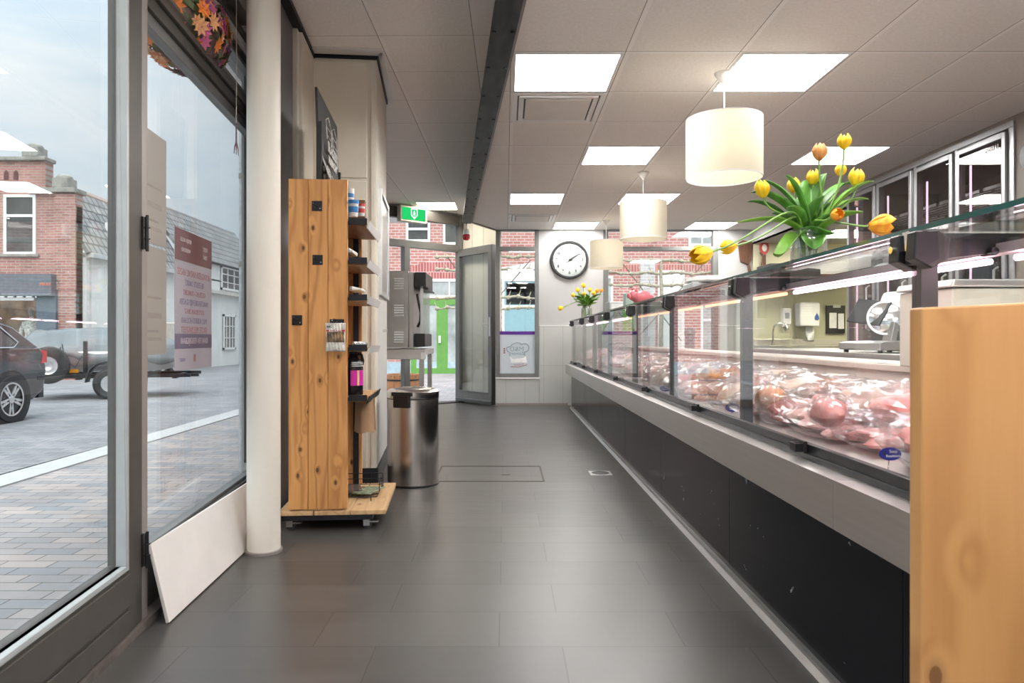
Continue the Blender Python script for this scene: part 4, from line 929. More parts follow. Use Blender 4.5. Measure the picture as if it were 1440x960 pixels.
def bouquet(vx,vy,vz,blooms,leaves,vr,vh,s,labs,where,grp,wfill=.45):
    v=thing('glass_vase','clear glass jar vase holding yellow tulips '+where,'vase',(vx,vy,vz))
    m=MB(); r=vr; m.lathe([(0,.002),(r*.93,.0),(r,.008),(r,vh*.68),(r*.9,vh*.80),(r*.78,vh*.86),(r*.80,vh*.9),(r*.78,vh*.93),(r*.84,vh*.96),(r*.82,vh),(r*.76,vh),(r*.74,vh*.86),(r*.86,vh*.79),(r*.95,vh*.67),(r*.95,.012),(0,.012)],32); m.build('jar',mglass('jar_glass',(.92,.95,.94),.12,haze=.14,hcol=(.8,.82,.8)),v)
    m=MB(); m.lathe([(0,.013),(r*.94,.013),(r*.94,vh*wfill),(0,vh*wfill)],28); m.build('water',mglass('vase_water',(.92,.93,.80),.03,haze=.12,hcol=(.75,.72,.4)),v)
    base=Vector((vx,vy,vz)); nl=0
    for i,(bp,dv,sz,op,mt,lab) in enumerate(blooms):
        t=thing('tulip',lab,'tulip',base,0,grp); rg=random.Random(i*7+3)
        a=rg.uniform(0,6.28); st=Vector((math.cos(a)*r*.5,math.sin(a)*r*.5,.02)); rim=Vector((math.cos(a+2.6)*r*.45,math.sin(a+2.6)*r*.45,vh*.97)); e=bp-base; dn=Vector(dv).normalized()
        # lean the rim point towards the flower
        hd=Vector((e.x,e.y,0)); 
        if hd.length>.02: rim=hd.normalized()*r*.6+Vector((0,0,vh*.98))
        pts=bez(st,st.lerp(rim,.4),st.lerp(rim,.8),rim,5)[:-1]+bez(rim,rim+(rim-st).normalized()*.35*(e-rim).length,e-dn*.38*(e-rim).length,e,12)
        m=MB(); m.tube(pts,.0032*s,6); m.build('stem',GST,t)
        bloom_mb(e,dv,sz,op,i).build('bloom',mt,t,solid=.0008)
        for _ in range(2 if i<len(leaves)-len(blooms) else 1):
            if nl<len(leaves):
                lp,w,sg,lm=leaves[nl]; nl+=1; p0=Vector((rg.uniform(-.4,.4)*r,rg.uniform(-.4,.4)*r,vh*.75)); leaf_mb(p0,lp-base,w*1.35,sg).build('leaf',lm,t,solid=.0012)
    return v
ZS=1.1705
Bn=[(P(1001,354,2.02),(-.9,-.2,-.25),.066,.12,PYEL,'large yellow tulip drooping farthest left over the shelf edge'),
 (P(1036,345,2.10),(-.9,.1,-.15),.052,.05,PYEL,'yellow tulip drooping just behind the lowest left tulip'),
 (P(1074,278,2.2),(-.15,0,1),.056,.03,PYEL,'upright yellow tulip below and right of the near lamp shade'),
 (P(1116,271,2.4),(0,.1,1),.052,.02,PYEL,'narrow yellow tulip rising between leaves left of the middle'),
 (P(1143,260,2.3),(.03,0,1),.052,.02,PYEL,'closed yellow tulip just below the apricot one'),
 (P(1152,226,2.22),(.06,0,1),.055,.05,PPNK,'apricot pink tulip standing second highest in the near vase'),
 (P(1187,210,2.25),(.03,0,1),.050,.08,PYEL,'highest yellow tulip on a thin grey stem'),
 (P(1182,248,2.4),(.05,.1,1),.046,.02,PYEL,'small yellow tulip under the highest one'),
 (P(1204,262,2.22),(.08,0,1),.058,.02,PYEL,'pointed yellow tulip upright on the right side of the near bunch'),
 (P(1170,306,2.08),(.2,-.85,.25),.042,.22,PORG,'open orange yellow tulip facing the room above the vase'),
 (P(1221,318,2.16),(.95,-.15,.05),.072,.30,PORG,'wide open orange tulip hanging right above the black clamp')]
def PL(x,y,d,w,sg,m): return (P(x,y,d),w,sg,m)
Ln=[PL(1104,246,2.25,.036,0,GLF),PL(1055,271,2.2,.036,0,GLF),PL(1033,313,2.15,.026,.12,GLF2),PL(1051,284,2.3,.03,0,GLF),PL(1162,244,2.3,.04,-.02,GLF),PL(1132,254,2.35,.034,0,GLF),PL(1229,255,2.2,.030,0,GLF2),
 PL(1214,298,2.1,.034,.1,GLF2),PL(1087,355,2.08,.040,.45,GLF2),PL(1070,254,2.3,.03,0,GLF),PL(1198,258,2.35,.036,0,GLF),PL(1176,326,2.15,.045,.35,GLF),PL(1146,350,2.14,.056,.40,GLF),PL(1222,280,2.3,.026,.05,GLF2),
 PL(1110,290,2.15,.042,.1,GLF),PL(1160,275,2.2,.04,.05,GLF),PL(1180,285,2.3,.04,.05,GLF),PL(1120,280,2.35,.038,0,GLF),PL(1152,262,2.4,.03,0,GLF2),PL(1085,300,2.3,.036,.1,GLF),PL(1190,300,2.15,.036,.1,GLF)]
bouquet(.968,2.25,ZS,Bn,Ln,.055,.112,1.0,None,'on the near end of the glass shelf','tulips in the near vase')
Bf=[(P(820.5,405,8.2),(0,0,1),.06,.15,PYEL,'tallest yellow tulip in the far vase below the clock'),(P(813,411,8.15),(-.2,0,1),.055,.12,PYEL,'yellow tulip left of the tallest one in the far vase'),(P(821,416,8.1),(0,-.2,1),.05,.03,PYEL,'lower pale yellow tulip under the tallest in the far vase'),
 (P(829,411,8.3),(.1,0,1),.055,.03,PYEL,'closed yellow tulip right of the tallest one in the far vase'),(P(834,415,8.15),(.2,0,1),.055,.05,PYEL,'yellow tulip beside the orange pair in the far vase'),(P(839,412,8.25),(.2,0,1),.055,.05,PORG,'orange tulip second from the right edge of the far bunch'),
 (P(845,411,8.3),(.3,0,1),.05,.03,PORG,'orange tulip at the right edge of the far bunch'),(P(792,432,8.1),(-.8,-.2,-.3),.065,.15,PYEL,'yellow tulip hanging low to the left of the far vase'),(P(807,418,8.1),(-.3,0,1),.055,.03,PYEL,'greenish yellow tulip on the left side of the far bunch')]
Lf=[PL(x,y,8.2+.1*((i*7)%5-2)/2,.05,sg,GLF2 if i%2 else GLF) for i,(x,y,sg) in enumerate([(804,417,0),(808,424,.1),(812,412,0),(817,414,0),(824,413,0),(830,416,0),(837,415,0),(843,418,.1),(846,414,0),(840,425,.2),(811,428,.3),(834,420,0),(821,420,0),(827,424,.1),(842,421,.1),(806,421,.05)])]
bouquet(.95,8.25,ZS,Bf,Lf,.065,.15,1.6,None,'on the far end of the glass shelf','tulips in the far vase',.6)

# ------------------------------------------------------------------ things on the glass shelf
sc1=thing('counter_scale','low white weighing scale with rounded top on the glass shelf behind the drooping tulip','scale',(1.06,3.62,ZS))
m=MB(); m.prism([(-.13,.012),(.13,.012),(.125,.045),(-.125,.045)],'x',-.09,.09,Matrix.Rotation(R(90),4,'Z')); m.build('body',mplain('scale_grey',(.45,.46,.46),.4),sc1,bevel=.006)
m=MB(); m.lathe([(0,.046),(.125,.046),(.132,.055),(.128,.072),(.06,.082),(0,.083)],32); m.build('pan',mplain('scale_white',(.75,.75,.72),.35),sc1)
m=MB()
for x in (-.1,.1):
    for y in (-.07,.07): m.cyl((x,y,0),(x,y,.014),.012,seg=12)
m.build('foot',BLACK,sc1)
m=MB(); m.box(-.05,-.095,.018,.03,-.088,.040); m.build('display',mplain('lcd',(.18,.22,.18),.2),sc1)
pg=thing('piggy_bank','pink ceramic pig money bank lying on the glass shelf','money bank',(1.01,5.18,ZS),R(200)); PK=mplain('pig_pink',(.66,.17,.20),.2,var=.08)
m=MB(); m.ell((0,0,.058),(.085,.06,.055),28,16,lambda d:1+.05*noise.noise(d*2)); m.ell((.075,0,.075),(.04,.042,.04),20,12); m.cyl((.10,0,.07),(.125,0,.07),.020,.017,seg=16); m.build('body',PK,pg)
m=MB()
for s in (-1,1): m.prism([(.06,.10),(.085,.105),(.072,.138)],'y',s*.026-.006,s*.026+.006)
m.build('ear',PK,pg,bevel=.003)
for x in (-.045,.045):
    for y in (-.03,.03):
        m=MB(); m.cyl((x,y,0),(x,y,.025),.014,.017,seg=14); m.build('leg',PK,pg)
m=MB(); m.tube([(-.083,0,.07),(-.098,.004,.078),(-.10,.012,.088),(-.092,.012,.094),(-.09,.004,.088)],.004,6); m.build('tail',PK,pg)
bg2=thing('gift_bag','pale green packet with orange sign standing left of the pink pig on the shelf','bag',(1.02,5.75,ZS),R(10))
m=MB(); m.prism([(-.055,0),(.055,0),(.05,.11),(.03,.135),(-.05,.13)],'y',-.035,.035); m.build('packet',mplain('packet_green',(.42,.52,.48),.4,var=.15),bg2,bevel=.004)
m=MB(); m.prism([(.02,.0),(.075,.0),(.062,.095),(.04,.095)],'y',-.055,-.045); m.build('orange_card',mplain('card_orange',(.70,.25,.03),.5),bg2)
gb=thing('card_terminal','small grey box on the glass shelf near the far vase','box',(1.03,6.6,ZS),R(5))
m=MB(); m.box(-.08,-.09,0,.08,.09,.10); m.build('body',mplain('box_grey',(.42,.43,.42),.45),gb,bevel=.008); m=MB(); m.box(-.06,-.094,.03,.06,-.088,.08); m.build('front_panel',mplain('box_white',(.66,.66,.64),.4),gb)

# ------------------------------------------------------------------ behind the counter
wt=thing('work_table','stainless rear work table behind the counter carrying the slicer','table',(0,0,0))
m=MB(); m.box(2.02,2.4,.815,2.75,5.9,.85); m.build('top',STEELH,wt,bevel=.002)
m=MB(); m.box(2.06,2.42,.0,2.72,5.88,.815); m.build('cabinet',mplain('cab_beige',(.50,.45,.40),.5),wt)
sl=thing('meat_slicer','white meat slicer with round steel blade on the rear work table','slicer',(2.20,4.10,.85),R(12))
SLW=mplain('slicer_white',(.74,.72,.68),.3,var=.03)
m=MB(); m.box(-.16,-.16,.015,.20,.18,.055); m.prism([(-.16,.055),(.2,.055),(.2,.075),(-.12,.065)],'y',-.16,.18); m.build('base',ALU,sl,bevel=.008)
m=MB()
for x in (-.13,.17):
    for y in (-.13,.15): m.cyl((x,y,0),(x,y,.016),.014,seg=12)
m.build('foot',BLACK,sl)
m=MB(); T3=Matrix.Translation((-.01,-.03,.20))@Matrix.Rotation(R(-35),4,'Z')@Matrix.Rotation(R(82),4,'X')
m.lathe([(0,.0),(.06,.004),(.088,.0),(.09,.006),(.05,.016),(0,.018)],40,M=T3); m.build('blade',CHROME,sl)
m=MB(); m.lathe([(.089,-.006),(.10,-.006),(.10,.012),(.089,.012),(.089,-.006)],40,M=T3); m.build('blade_guard',ALU,sl)
m=MB(); m.prism([(.06,.16),(.075,.30),(.10,.36),(.17,.36),(.19,.30),(.19,.16)],'y',-.05,.13); m.build('cover',SLW,sl,bevel=.02)
m=MB(); m.box(.03,-.10,.0,.21,.16,.15,Matrix.Translation((.0,-.02,.01))); m.build('motor_block',mplain('slicer_grey',(.20,.195,.19),.4),sl,bevel=.006)
m=MB(); m.box(-.16,-.10,.0,-.0,.12,.012,Matrix.Translation((-.0,.05,.30))@Matrix.Rotation(R(-58),4,'Y')@Matrix.Rotation(R(15),4,'X')); m.build('carriage',DARKG,sl,bevel=.003)
m=MB(); m.prism([(-.03,.06),(.01,.06),(.03,.16),(.0,.18)],'y',-.09,-.02); m.build('deflector',ALU,sl,bevel=.004)
cs=thing('label_scale','large cream weighing scale with metal lid on the rear ledge of the counter','scale',(1.63,2.38,.832),0)
m=MB(); m.prism([(-.21,.0),(.22,.0),(.22,.18),(.13,.262),(-.21,.262)],'y',-.14,.16); m.build('body',mplain('scale_cream',(.62,.62,.52),.4,var=.03),cs,bevel=.006)
m=MB(); m.prism([(-.22,.265),(.13,.265),(.115,.29),(-.21,.29)],'y',-.15,.17); m.build('lid',ALU,cs,bevel=.006)
m=MB(); m.box(-.15,-.146,.06,.10,-.14,.20); m.build('display',mplain('scale_glass',(.50,.53,.48),.15),cs,bevel=.002)
dp=thing('display_pole','pale rounded customer display on a pole rising behind the big black clamp','display',(2.62,4.45,.85),R(-25))
m=MB(); m.cyl((0,0,0),(0,0,.60),.018,seg=14); m.box(-.07,-.07,0,.07,.07,.015); m.build('pole',ALU,dp)
m=MB(); m.prism([(-.075,.56),(.075,.56),(.07,.68),(.05,.725),(-.04,.725),(-.065,.68)],'y',-.03,.03); m.build('head',mplain('display_pale',(.60,.58,.54),.4),dp,bevel=.01)
# kitchen alcove
kl=thing('alcove_lamp','warm ceiling lamp in the kitchen alcove','ceiling light',(4.2,8.6,CZ+1.30))
m=MB(); m.box(-.32,-.32,-.03,.32,.32,0); m.build('housing',WHITEP,kl,bevel=.004); m=MB(); m.box(-.30,-.30,-.036,.30,.30,-.030); m.build('diffuser',memit('alcove_light',(1,.93,.74),32),kl)
sk=thing('sink_unit','stainless sink worktop with arched tap in the lit kitchen alcove','sink',(3.5,9.12,0))
m=MB(); m.box(-.08,0,.795,1.48,.58,.835); m.box(-.08,.56,.835,1.48,.585,.92); m.build('worktop',STEELH,sk,bevel=.003)
m=MB(); m.box(-.06,.03,.1,1.46,.55,.795); m.build('cabinet',mplain('cab_red',(.20,.05,.04),.45),sk)
m=MB(); m.tube([(.13,.44,.835),(.13,.44,1.02),(.14,.42,1.10),(.19,.36,1.135),(.25,.30,1.11),(.27,.28,1.04)],.013,10); m.cyl((.13,.44,.835),(.13,.44,.87),.022,seg=14); m.build('tap',CHROME,sk)
m=MB(); m.box(.15,.1,.836,.55,.5,.838); m.build('basin',DARKG,sk)
sd=thing('soap_dispenser','white soap dispenser on the yellow alcove wall above the sink','dispenser',(3.85,9.715,1.12))
m=MB(); m.prism([(-.055,.0),(.055,.0),(.06,.22),(-.06,.22)],'y',-.09,0); m.build('body',WHITEP,sd,bevel=.012); m=MB(); m.box(-.03,-.097,.08,.03,-.089,.16); m.build('window',mplain('disp_grey',(.30,.33,.38),.3),sd,bevel=.002); m=MB(); m.prism([(-.045,-.03),(.045,-.03),(.03,-.005),(-.03,-.005)],'y',-.08,-.02); m.build('lever',WHITEP,sd,bevel=.004)
td=thing('towel_dispenser','white paper towel dispenser with blue drop emblem on the alcove wall','dispenser',(4.12,9.715,1.09))
m=MB(); m.prism([(-.13,.0),(.13,.0),(.14,.30),(.12,.33),(-.12,.33),(-.14,.30)],'y',-.19,0); m.build('body',WHITEP,td,bevel=.02)
m=MB(); m.prism([(-.03+.09,.10),(-.012+.09,.085),(.012+.09,.085),(.03+.09,.10),(.028+.09,.13),(.09,.185),(-.028+.09,.13)],'y',-.196,-.189); m.build('drop_emblem',mplain('drop_blue',(.04,.12,.36),.4),td)
m=MB(); m.grid(lambda u,v:Vector((-.02+u*.10+.02*v,-.1+.02*math.sin(v*5+u*3),-.005-v*.20)),6,8); m.build('paper',WHL,td,solid=.002)
cb=thing('clipboard','dark clipboard with white papers hanging at the alcove wall edge','clipboard',(4.55,9.7,1.02),R(0))
m=MB(); m.box(-.14,-.02,-.02,.12,0,.36); m.build('board',BLACK,cb); m=MB(); m.box(-.10,-.026,.05,.0,-.02,.26); m.box(.02,-.03,.04,.10,-.02,.25); m.build('paper',WHL,cb); m=MB(); m.box(-.05,-.035,.33,.05,-.02,.37); m.build('clip',ALU,cb)
ws=thing('wall_shelf','dark long shelf box mounted over the alcove sink','shelf',(3.46,9.2,1.66))
m=MB(); m.box(-.0,0,0,1.2,.5,.25); m.box(.02,-.006,.02,.58,0,.23); m.box(.60,-.006,.02,1.18,0,.23); m.build('body',mplain('shelf_dark',(.05,.045,.045),.4),ws,bevel=.004)
wbd=thing('chopping_board','dark wooden chopping board with handle hanging by the back wall','chopping board',(3.34,9.738,1.985),R(0))
m=MB(); m.prism([(-.10,.0),(.02,-.04),(.05,.02),(.075,.27),(-.06,.30),(-.13,.26)],'y',-.025,0); m.build('board',mwood('board_dark',(.14,.065,.04),(.08,.035,.022),(.04,.02,.01)),wbd,bevel=.006); m=MB(); m.prism([(-.0,-.04),(.03,-.03),(.05,-.13),(.01,-.14)],'y',-.024,-.002); m.build('handle',mwood('board_handle',(.16,.08,.05),(.09,.04,.03),(.04,.02,.01)),wbd,bevel=.004)
kn=thing('utensil_rack','brown utensils on a hook with a red and white ring beside the chopping board','utensils',(3.53,9.69,1.93))
m=MB(); m.tube([(0,-.01,0),(.01,-.015,.12),(-.03,-.01,.18)],[.02,.016,.012],8); m.tube([(.03,-.02,.0),(.03,-.02,.15)],.016,8); m.build('spoon',mplain('utensil_brown',(.14,.07,.045),.5),kn)
m=MB(); m.lathe([(.035,-.01),(.062,-.01),(.062,.01),(.035,.01),(.035,-.01)],28,M=Matrix.Translation((.02,-.03,.24))@Matrix.Rotation(R(90),4,'X')@Matrix.Diagonal((1,1.5,1,1))); m.build('ring',mplain('ring_red',(.5,.03,.04),.35),kn)
m=MB(); m.lathe([(0,0),(.034,0),(.034,.008),(0,.008)],24,M=Matrix.Translation((.02,-.03,.24))@Matrix.Rotation(R(90),4,'X')@Matrix.Diagonal((1,1.5,1,1))); m.build('ring_centre',WHL,kn)
# ------------------------------------------------------------------ outside
SZ=-.12
PAV=mbrick('paving_clay',(.36,.315,.29),(.22,.23,.245),(.095,.09,.088),.235,.098,.0035,'xy',var=.22,offset=.5,bump=.4,nscale=1.2)
PAVG=mbrick('paving_road',(.27,.265,.265),(.19,.195,.205),(.095,.095,.095),.21,.105,.004,'xy',var=.2,offset=.5,bump=.4,nscale=.7)
m=MB(); m.box(-60,-30,-.25,-3.92,70,0); m.box(-3.92,24,-.25,60,70,0); struct(m.build('road',PAVG,loc=(0,0,SZ),rotz=0))
m=MB(); m.prism([(-3.5,-30),(-.2,-30),(-.62,-3.2),(-1.25,2.27),(-1.95,9.3),(-.72,10.5),(-.14,9.95),(60,9.95),(60,24),(-3.92,24)],'z',-.25,0); struct(m.build('pavement',PAV,loc=(0,0,SZ)))
m=MB(); 
for k in range(46):
    y=-14+k*.9
    m.box(-4.02+.010*(k%3)*.1+(-.25 if False else 0),y+.004,-.1,-3.74,y+.896,.012)
struct(m.build('kerb_strip',mplain('kerb_stone',(.42,.42,.41),.8,var=.06),loc=(0.28,-1,SZ),rotz=R(.9)))
REDB=mbrick('brick_brown',(.40,.20,.16),(.30,.14,.115),(.36,.32,.30),.215,.068,.009,'xz',var=.25,nscale=2)
REDB2=mbrick('brick_side',(.30,.135,.105),(.22,.095,.08),(.36,.32,.30),.215,.068,.009,'yz',var=.25,nscale=2)
PNKB=mbrick('brick_pink',(.50,.225,.19),(.38,.15,.13),(.55,.48,.45),.225,.085,.011,'xz',var=.18,nscale=1.5)
TILER=mbrick('roof_tile_grey',(.30,.30,.29),(.22,.22,.215),(.10,.10,.10),.25,.30,.03,'xy',var=.25,offset=.5,nscale=2)
WSTUC=mplain('white_stucco',(.72,.73,.70),.8,var=.06,scale=1.5); STONE=mplain('grey_stone',(.26,.26,.23),.85,var=.25,scale=8); WIN_W=mplain('window_white',(.78,.78,.76),.5,var=.03)
GDK=mplain('window_dark',(.06,.065,.06),.08,var=.5,scale=2,spec=.8)
# brick gabled shop across the street
bs=thing('brick_shop','brown brick shop across the street with stepped parapet and clothes window','building',(-10.75,17.6,SZ))
zz=lambda v:CZ+v-SZ
m=MB(); m.box(-6,0,zz(1.35),-.0,.3,zz(3.65)); m.box(-6,0,zz(3.65),-.75,.3,zz(4.42)); m.box(-.42,-.04,0,0,.3,zz(1.35)); m.box(-.5,-.05,zz(1.2),.02,-.0,zz(3.6)); m.box(-6,0,zz(2.0),-2.0,.05,zz(2.05))
m.build('wall',REDB,bs)
m=MB(); m.box(-.3,.02,0,0,.28,zz(3.3)); m.build('side_wall',REDB2,bs)
m=MB(); m.box(-6,-.10,zz(4.42),-.70,.35,zz(4.52)); m.box(-1.15,-.12,zz(3.62),.05,.4,zz(3.74)); m.box(-2.1,-.06,zz(2.02),-.9,.0,zz(2.10)); m.build('cornice',STONE,bs,bevel=.02)
for x,z in ((-2.45,4.52),(-1.1,4.52),(-.35,3.74)):
    m=MB(); m.box(x-.20,-.08,zz(z),x+.20,.32,zz(z)+.26); m.ell((x,.12,zz(z)+.26),(.2,.2,.12),16,8); m.build('finial',STONE,bs,bevel=.02)
for k in range(6):
    m=MB(); x=-2.75+k*.24; m.prism([(x,zz(3.95)),(x+.12,zz(3.95)),(x+.12,zz(4.12)),(x+.06,zz(4.20)),(x,zz(4.12))],'y',-.008,.0); m.build('niche',mplain('niche_dark',(.11,.05,.045),.9),bs)
def hwin(par,x0,x1,z0,z1,y=-.04,zm=None,mat=GDK,fm=WIN_W,fw=.07,mv=(),nm='window'):
    q=MB(); q.box(x0,y,z0,x0+fw,y+.1,z1); q.box(x1-fw,y,z0,x1,y+.1,z1); q.box(x0+fw,y,z0,x1-fw,y+.1,z0+fw); q.box(x0+fw,y,z1-fw,x1-fw,y+.1,z1)
    if zm: q.box(x0+fw,y,zm-fw*.5,x1-fw,y+.1,zm+fw*.5)
    for v in mv: q.box(v-.02,y,z0+fw,v+.02,y+.1,z1-fw)
    f=q.build(nm,fm,par); q=MB(); q.box(x0+fw,y+.02,z0+fw,x1-fw,y+.036,z1-fw); q.build('pane',mat,f); return f
hwin(bs,-1.78,-.98,zz(2.08),zz(3.58),zm=zz(3.05))
m=MB(); m.box(-6,-.25,zz(1.05),-.45,.02,zz(1.58)); m.box(-.9,-.12,0,-.42,.1,zz(1.05)); m.build('shopfront',mplain('shop_bluegrey',(.10,.125,.15),.5),bs)
text('MAXX',.10,'sign_lettering',mplain('orange_letters',(.8,.2,.05),.5),bs,frameM((-.58,-.27,zz(1.32)),(1,0,0),(0,0,1)))
m=MB(); m.box(-4,-.14,zz(.93),-.95,-.02,zz(1.0)); m.box(-4,-.14,zz(1.08),-.95,-.02,zz(1.12))
for k in range(14): m.box(-4+k*.23,-.13,zz(.93),-4+k*.23+.03,-.05,zz(1.1))
m.build('fanlight',WIN_W,bs)
m=MB(); m.box(-6,.0,.2,-.9,.03,zz(.95)); m.build('shop_glass',GLASS,bs)
m=MB(); m.box(-6,2.0,0,-.4,2.1,zz(1.1)); m.box(-6,.05,0,-.4,2.1,.05); m.build('shop_interior',mplain('shop_inside',(.30,.18,.10),.8,var=.6,scale=3),bs)
for x,y,e in ((-1.35,.8,1),(-2.3,.9,1)):
    m=MB(); m.ell((x,y,2.25),(.07,.07,.07),12,8); m.build('shop_lamp',memit('warm_lamp%d'%(x*10),(1,.72,.4),18),bs)
man=thing('shop_mannequin','shop dummy in a white patterned blouse inside the brick shop window','mannequin',(-12.25,18.2,SZ+.05))
m=MB(); m.lathe([(.0,.0),(.2,.0),(.2,.03),(.025,.05),(.025,.9),(.17,.95),(.14,1.1),(.19,1.3),(.17,1.42),(.06,1.48),(.05,1.55),(0,1.56)],24); m.tube([(-.17,0,1.40),(-.26,-.02,1.2),(-.24,-.08,1.0)],[.065,.05,.04],10); m.tube([(.17,0,1.40),(.26,-.02,1.2),(.24,-.08,1.0)],[.065,.05,.04],10); m.build('body',mplain('blouse',(.62,.60,.56),.7,var=.6,scale=26),man)
m=MB(); m.ell((0,0,1.68),(.08,.09,.12),16,10); m.build('head',mplain('dummy',(.45,.40,.36),.5),man)
# rear brick house roof behind, then the low white houses
wh=thing('white_house','low white house with grey tiled mansard roof beside the brick shop','building',(-10.7,17.9,SZ))
m=MB(); m.box(-.3,0,0,0,5.4,zz(2.1)); m.build('wall',WSTUC,wh)
m=MB(); m.box(-.3,0,zz(2.05),.22,5.4,zz(2.17)); m.box(-.05,.1,0,.05,.2,zz(2.05)); m.build('gutter',mplain('gutter_pale',(.52,.53,.52),.6),wh)
def roof(par,y0,y1,z0,z1,run,name='roof',mat=TILER):
    L=math.hypot(run,z1-z0); q=MB(); q.box(0,0,-.1,y1-y0,L,0); o=q.build(name,mat,par)
    o.matrix_local=Matrix.Translation((.15,y0,z0))@frameM((0,0,0),(0,1,0),(-run,0,z1-z0)); return o
roof(wh,-.05,5.5,zz(2.17),zz(3.95),1.1)
m=MB(); m.box(-2,.0,zz(3.85),-.95,5.4,zz(3.95)); m.build('roof_top',STONE,wh)
m=MB(); m.box(-.4,1.6,zz(2.5),-.2,3.4,zz(3.2)); m.build('dormer',WIN_W,wh)
m=MB(); m.prism([(-6,zz(3.4)),(-.9,zz(3.4)),(-.9,zz(3.95)),(-2.5,zz(4.6)),(-6,zz(4.9))],'y',2.5,4.5); m.build('rear_gable',mplain('gable_brown',(.26,.20,.16),.9,var=.3,scale=6),wh)
wh2=thing('white_gabled_house','white house with small paned windows behind the mirrored poster','building',(-10.7,23.4,SZ))
m=MB(); m.box(-4,0,0,0,8.0,zz(2.15)); m.build('wall',WSTUC,wh2)
m=MB(); m.box(-.1,0,zz(1.62),.18,8,zz(1.74)); m.build('ledge',mplain('ledge_pale',(.60,.58,.52),.7),wh2)
roof(wh2,-.1,8.1,zz(2.75),zz(4.7),1.6)
m=MB(); m.box(-2,0,zz(2.1),0,8.0,zz(2.8)); m.build('upper_wall',WSTUC,wh2)
wz=Matrix.Rotation(R(90),4,'Z')
for (a,b,c,d,vm) in ((3.0,4.9,1.82,2.72,3),(3.2,4.4,-.45,.90,4),(5.6,7.2,1.82,2.72,3),(.7,1.7,-.9,1.1,1)):
    q=MB(); q.box(-.02,a,zz(c),.06,a+.08,zz(d)); q.box(-.02,b-.08,zz(c),.06,b,zz(d)); q.box(-.02,a,zz(c),.06,b,zz(c)+.08); q.box(-.02,a,zz(d)-.08,.06,b,zz(d))
    for v in range(1,vm): y=a+(b-a)*v/vm; q.box(-.02,y-.02,zz(c),.05,y+.02,zz(d))
    for v in range(1,3): z=zz(c)+(zz(d)-zz(c))*v/3; q.box(-.02,a,z-.015,.05,b,z+.015)
    f=q.build('window',WIN_W,wh2); q=MB(); q.box(-.01,a,zz(c),.02,b,zz(d)); q.build('pane',GDK,f)
fh=thing('far_house','pale house closing the street far behind the white houses','building',(-10.0,32.5,SZ))
m=MB(); m.box(-8,0,0,2.2,6,3.7); m.build('wall',mplain('far_stucco',(.60,.58,.54),.8),fh); m=MB(); m.prism([(-8.3,3.7),(2.5,3.7),(.5,4.9),(-8.3,4.9)],'y',-.2,6.2); m.build('roof',STONE,fh)
hwin(fh,-1,.2,1.9,3.2,mv=(-.4,))
# street lamp post seen through the window
lp=thing('lamp_post','grey concrete post outside at the right edge of the shop window','post',P(342,590,5.6)*1.0)
lp.location.z=SZ
m=MB(); m.lathe([(0,0),(.034,0),(.029,3.4),(0,3.4)],20); m.build('shaft',mplain('post_concrete',(.42,.45,.46),.8,var=.2,scale=20),lp)
m=MB(); m.lathe([(.03,1.62),(.036,1.62),(.036,1.66),(.03,1.66)],20); m.lathe([(.029,2.32),(.035,2.32),(.035,2.36),(.029,2.36)],20); m.build('band',STONE,lp)
# parked black estate car
PAINT=mplain('car_black',(.012,.013,.017),.12,var=.1,spec=.6,**{'Coat_Weight':.6}); CGL=mplain('car_glass',(.05,.055,.06),.05,var=.2,spec=.9); TYRE=mplain('tyre',(.022,.022,.023),.75); ALLOY=mplain('alloy',(.62,.62,.63),.3,.7)
car=thing('estate_car','parked black estate car with alloy wheel at the left edge of the street','car',(-6.15,9.42,SZ))
k=.9
def sec(prof,x0,x1): return None
body=[(-4.2,.28),(-4.25,.55),(-4.1,.78),(-3.3,.92),(-.08,.93),(.0,.80),(.03,.62),(-.02,.36),(-.25,.24)]
m=MB(); m.prism([(y,z) for y,z in body],'x',-1.58,0); bo=m.build('body',PAINT,car,bevel=.05)
gh=[(-3.35,.90),(-2.75,1.24),(-2.2,1.31),(-.75,1.29),(-.42,1.20),(-.06,.92)]
m=MB(); n=len(gh); vs=[]
for (y,z) in gh:
    t=(z-.90)/.41; vs.append(Vector((-.03-.17*t,y,z)))
for (y,z) in gh:
    t=(z-.90)/.41; vs.append(Vector((-1.55+.17*t,y,z)))
m._add(vs,[tuple(range(n)),tuple(range(n,2*n))[::-1]]+[(i,(i+1)%n,n+(i+1)%n,n+i) for i in range(n)]); m.build('roof',PAINT,car,bevel=.03)
def sidept(y,z,o=.006): t=(z-.90)/.41; return Vector((-.03-.17*t+o,y,z))
for poly in ([(-1.30,.95),(-.62,.95),(-.50,1.0),(-.72,1.20),(-1.30,1.235)],[(-2.25,.95),(-1.38,.95),(-1.38,1.235),(-2.2,1.24)],[(-3.0,.95),(-2.33,.95),(-2.3,1.24),(-2.65,1.22)]):
    q=MB(); q._add([sidept(*p) for p in poly]+[sidept(p[0],p[1],-.01) for p in poly],[tuple(range(len(poly)))]+[(i,(i+1)%len(poly),len(poly)+(i+1)%len(poly),len(poly)+i) for i in range(len(poly))]); q.build('side_window',CGL,car)
m=MB(); m.tube([sidept(-2.65,1.235,.012),sidept(-2.2,1.262,.012),sidept(-.72,1.235,.012),sidept(-.46,1.0,.014),sidept(-.58,.935,.014),sidept(-2.9,.935,.014)],.009,6); m.tube([(-.22,-2.4,1.33),(-.22,-.75,1.32)],.012,8); m.build('chrome_trim',CHROME,car)
m=MB(); m.prism([(-.10,.72),(.012,.73),(.012,.885),(-.05,.89)],'x',-.12,.006); m.build('tail_light',mplain('tail_red',(.50,.03,.03),.15),car)
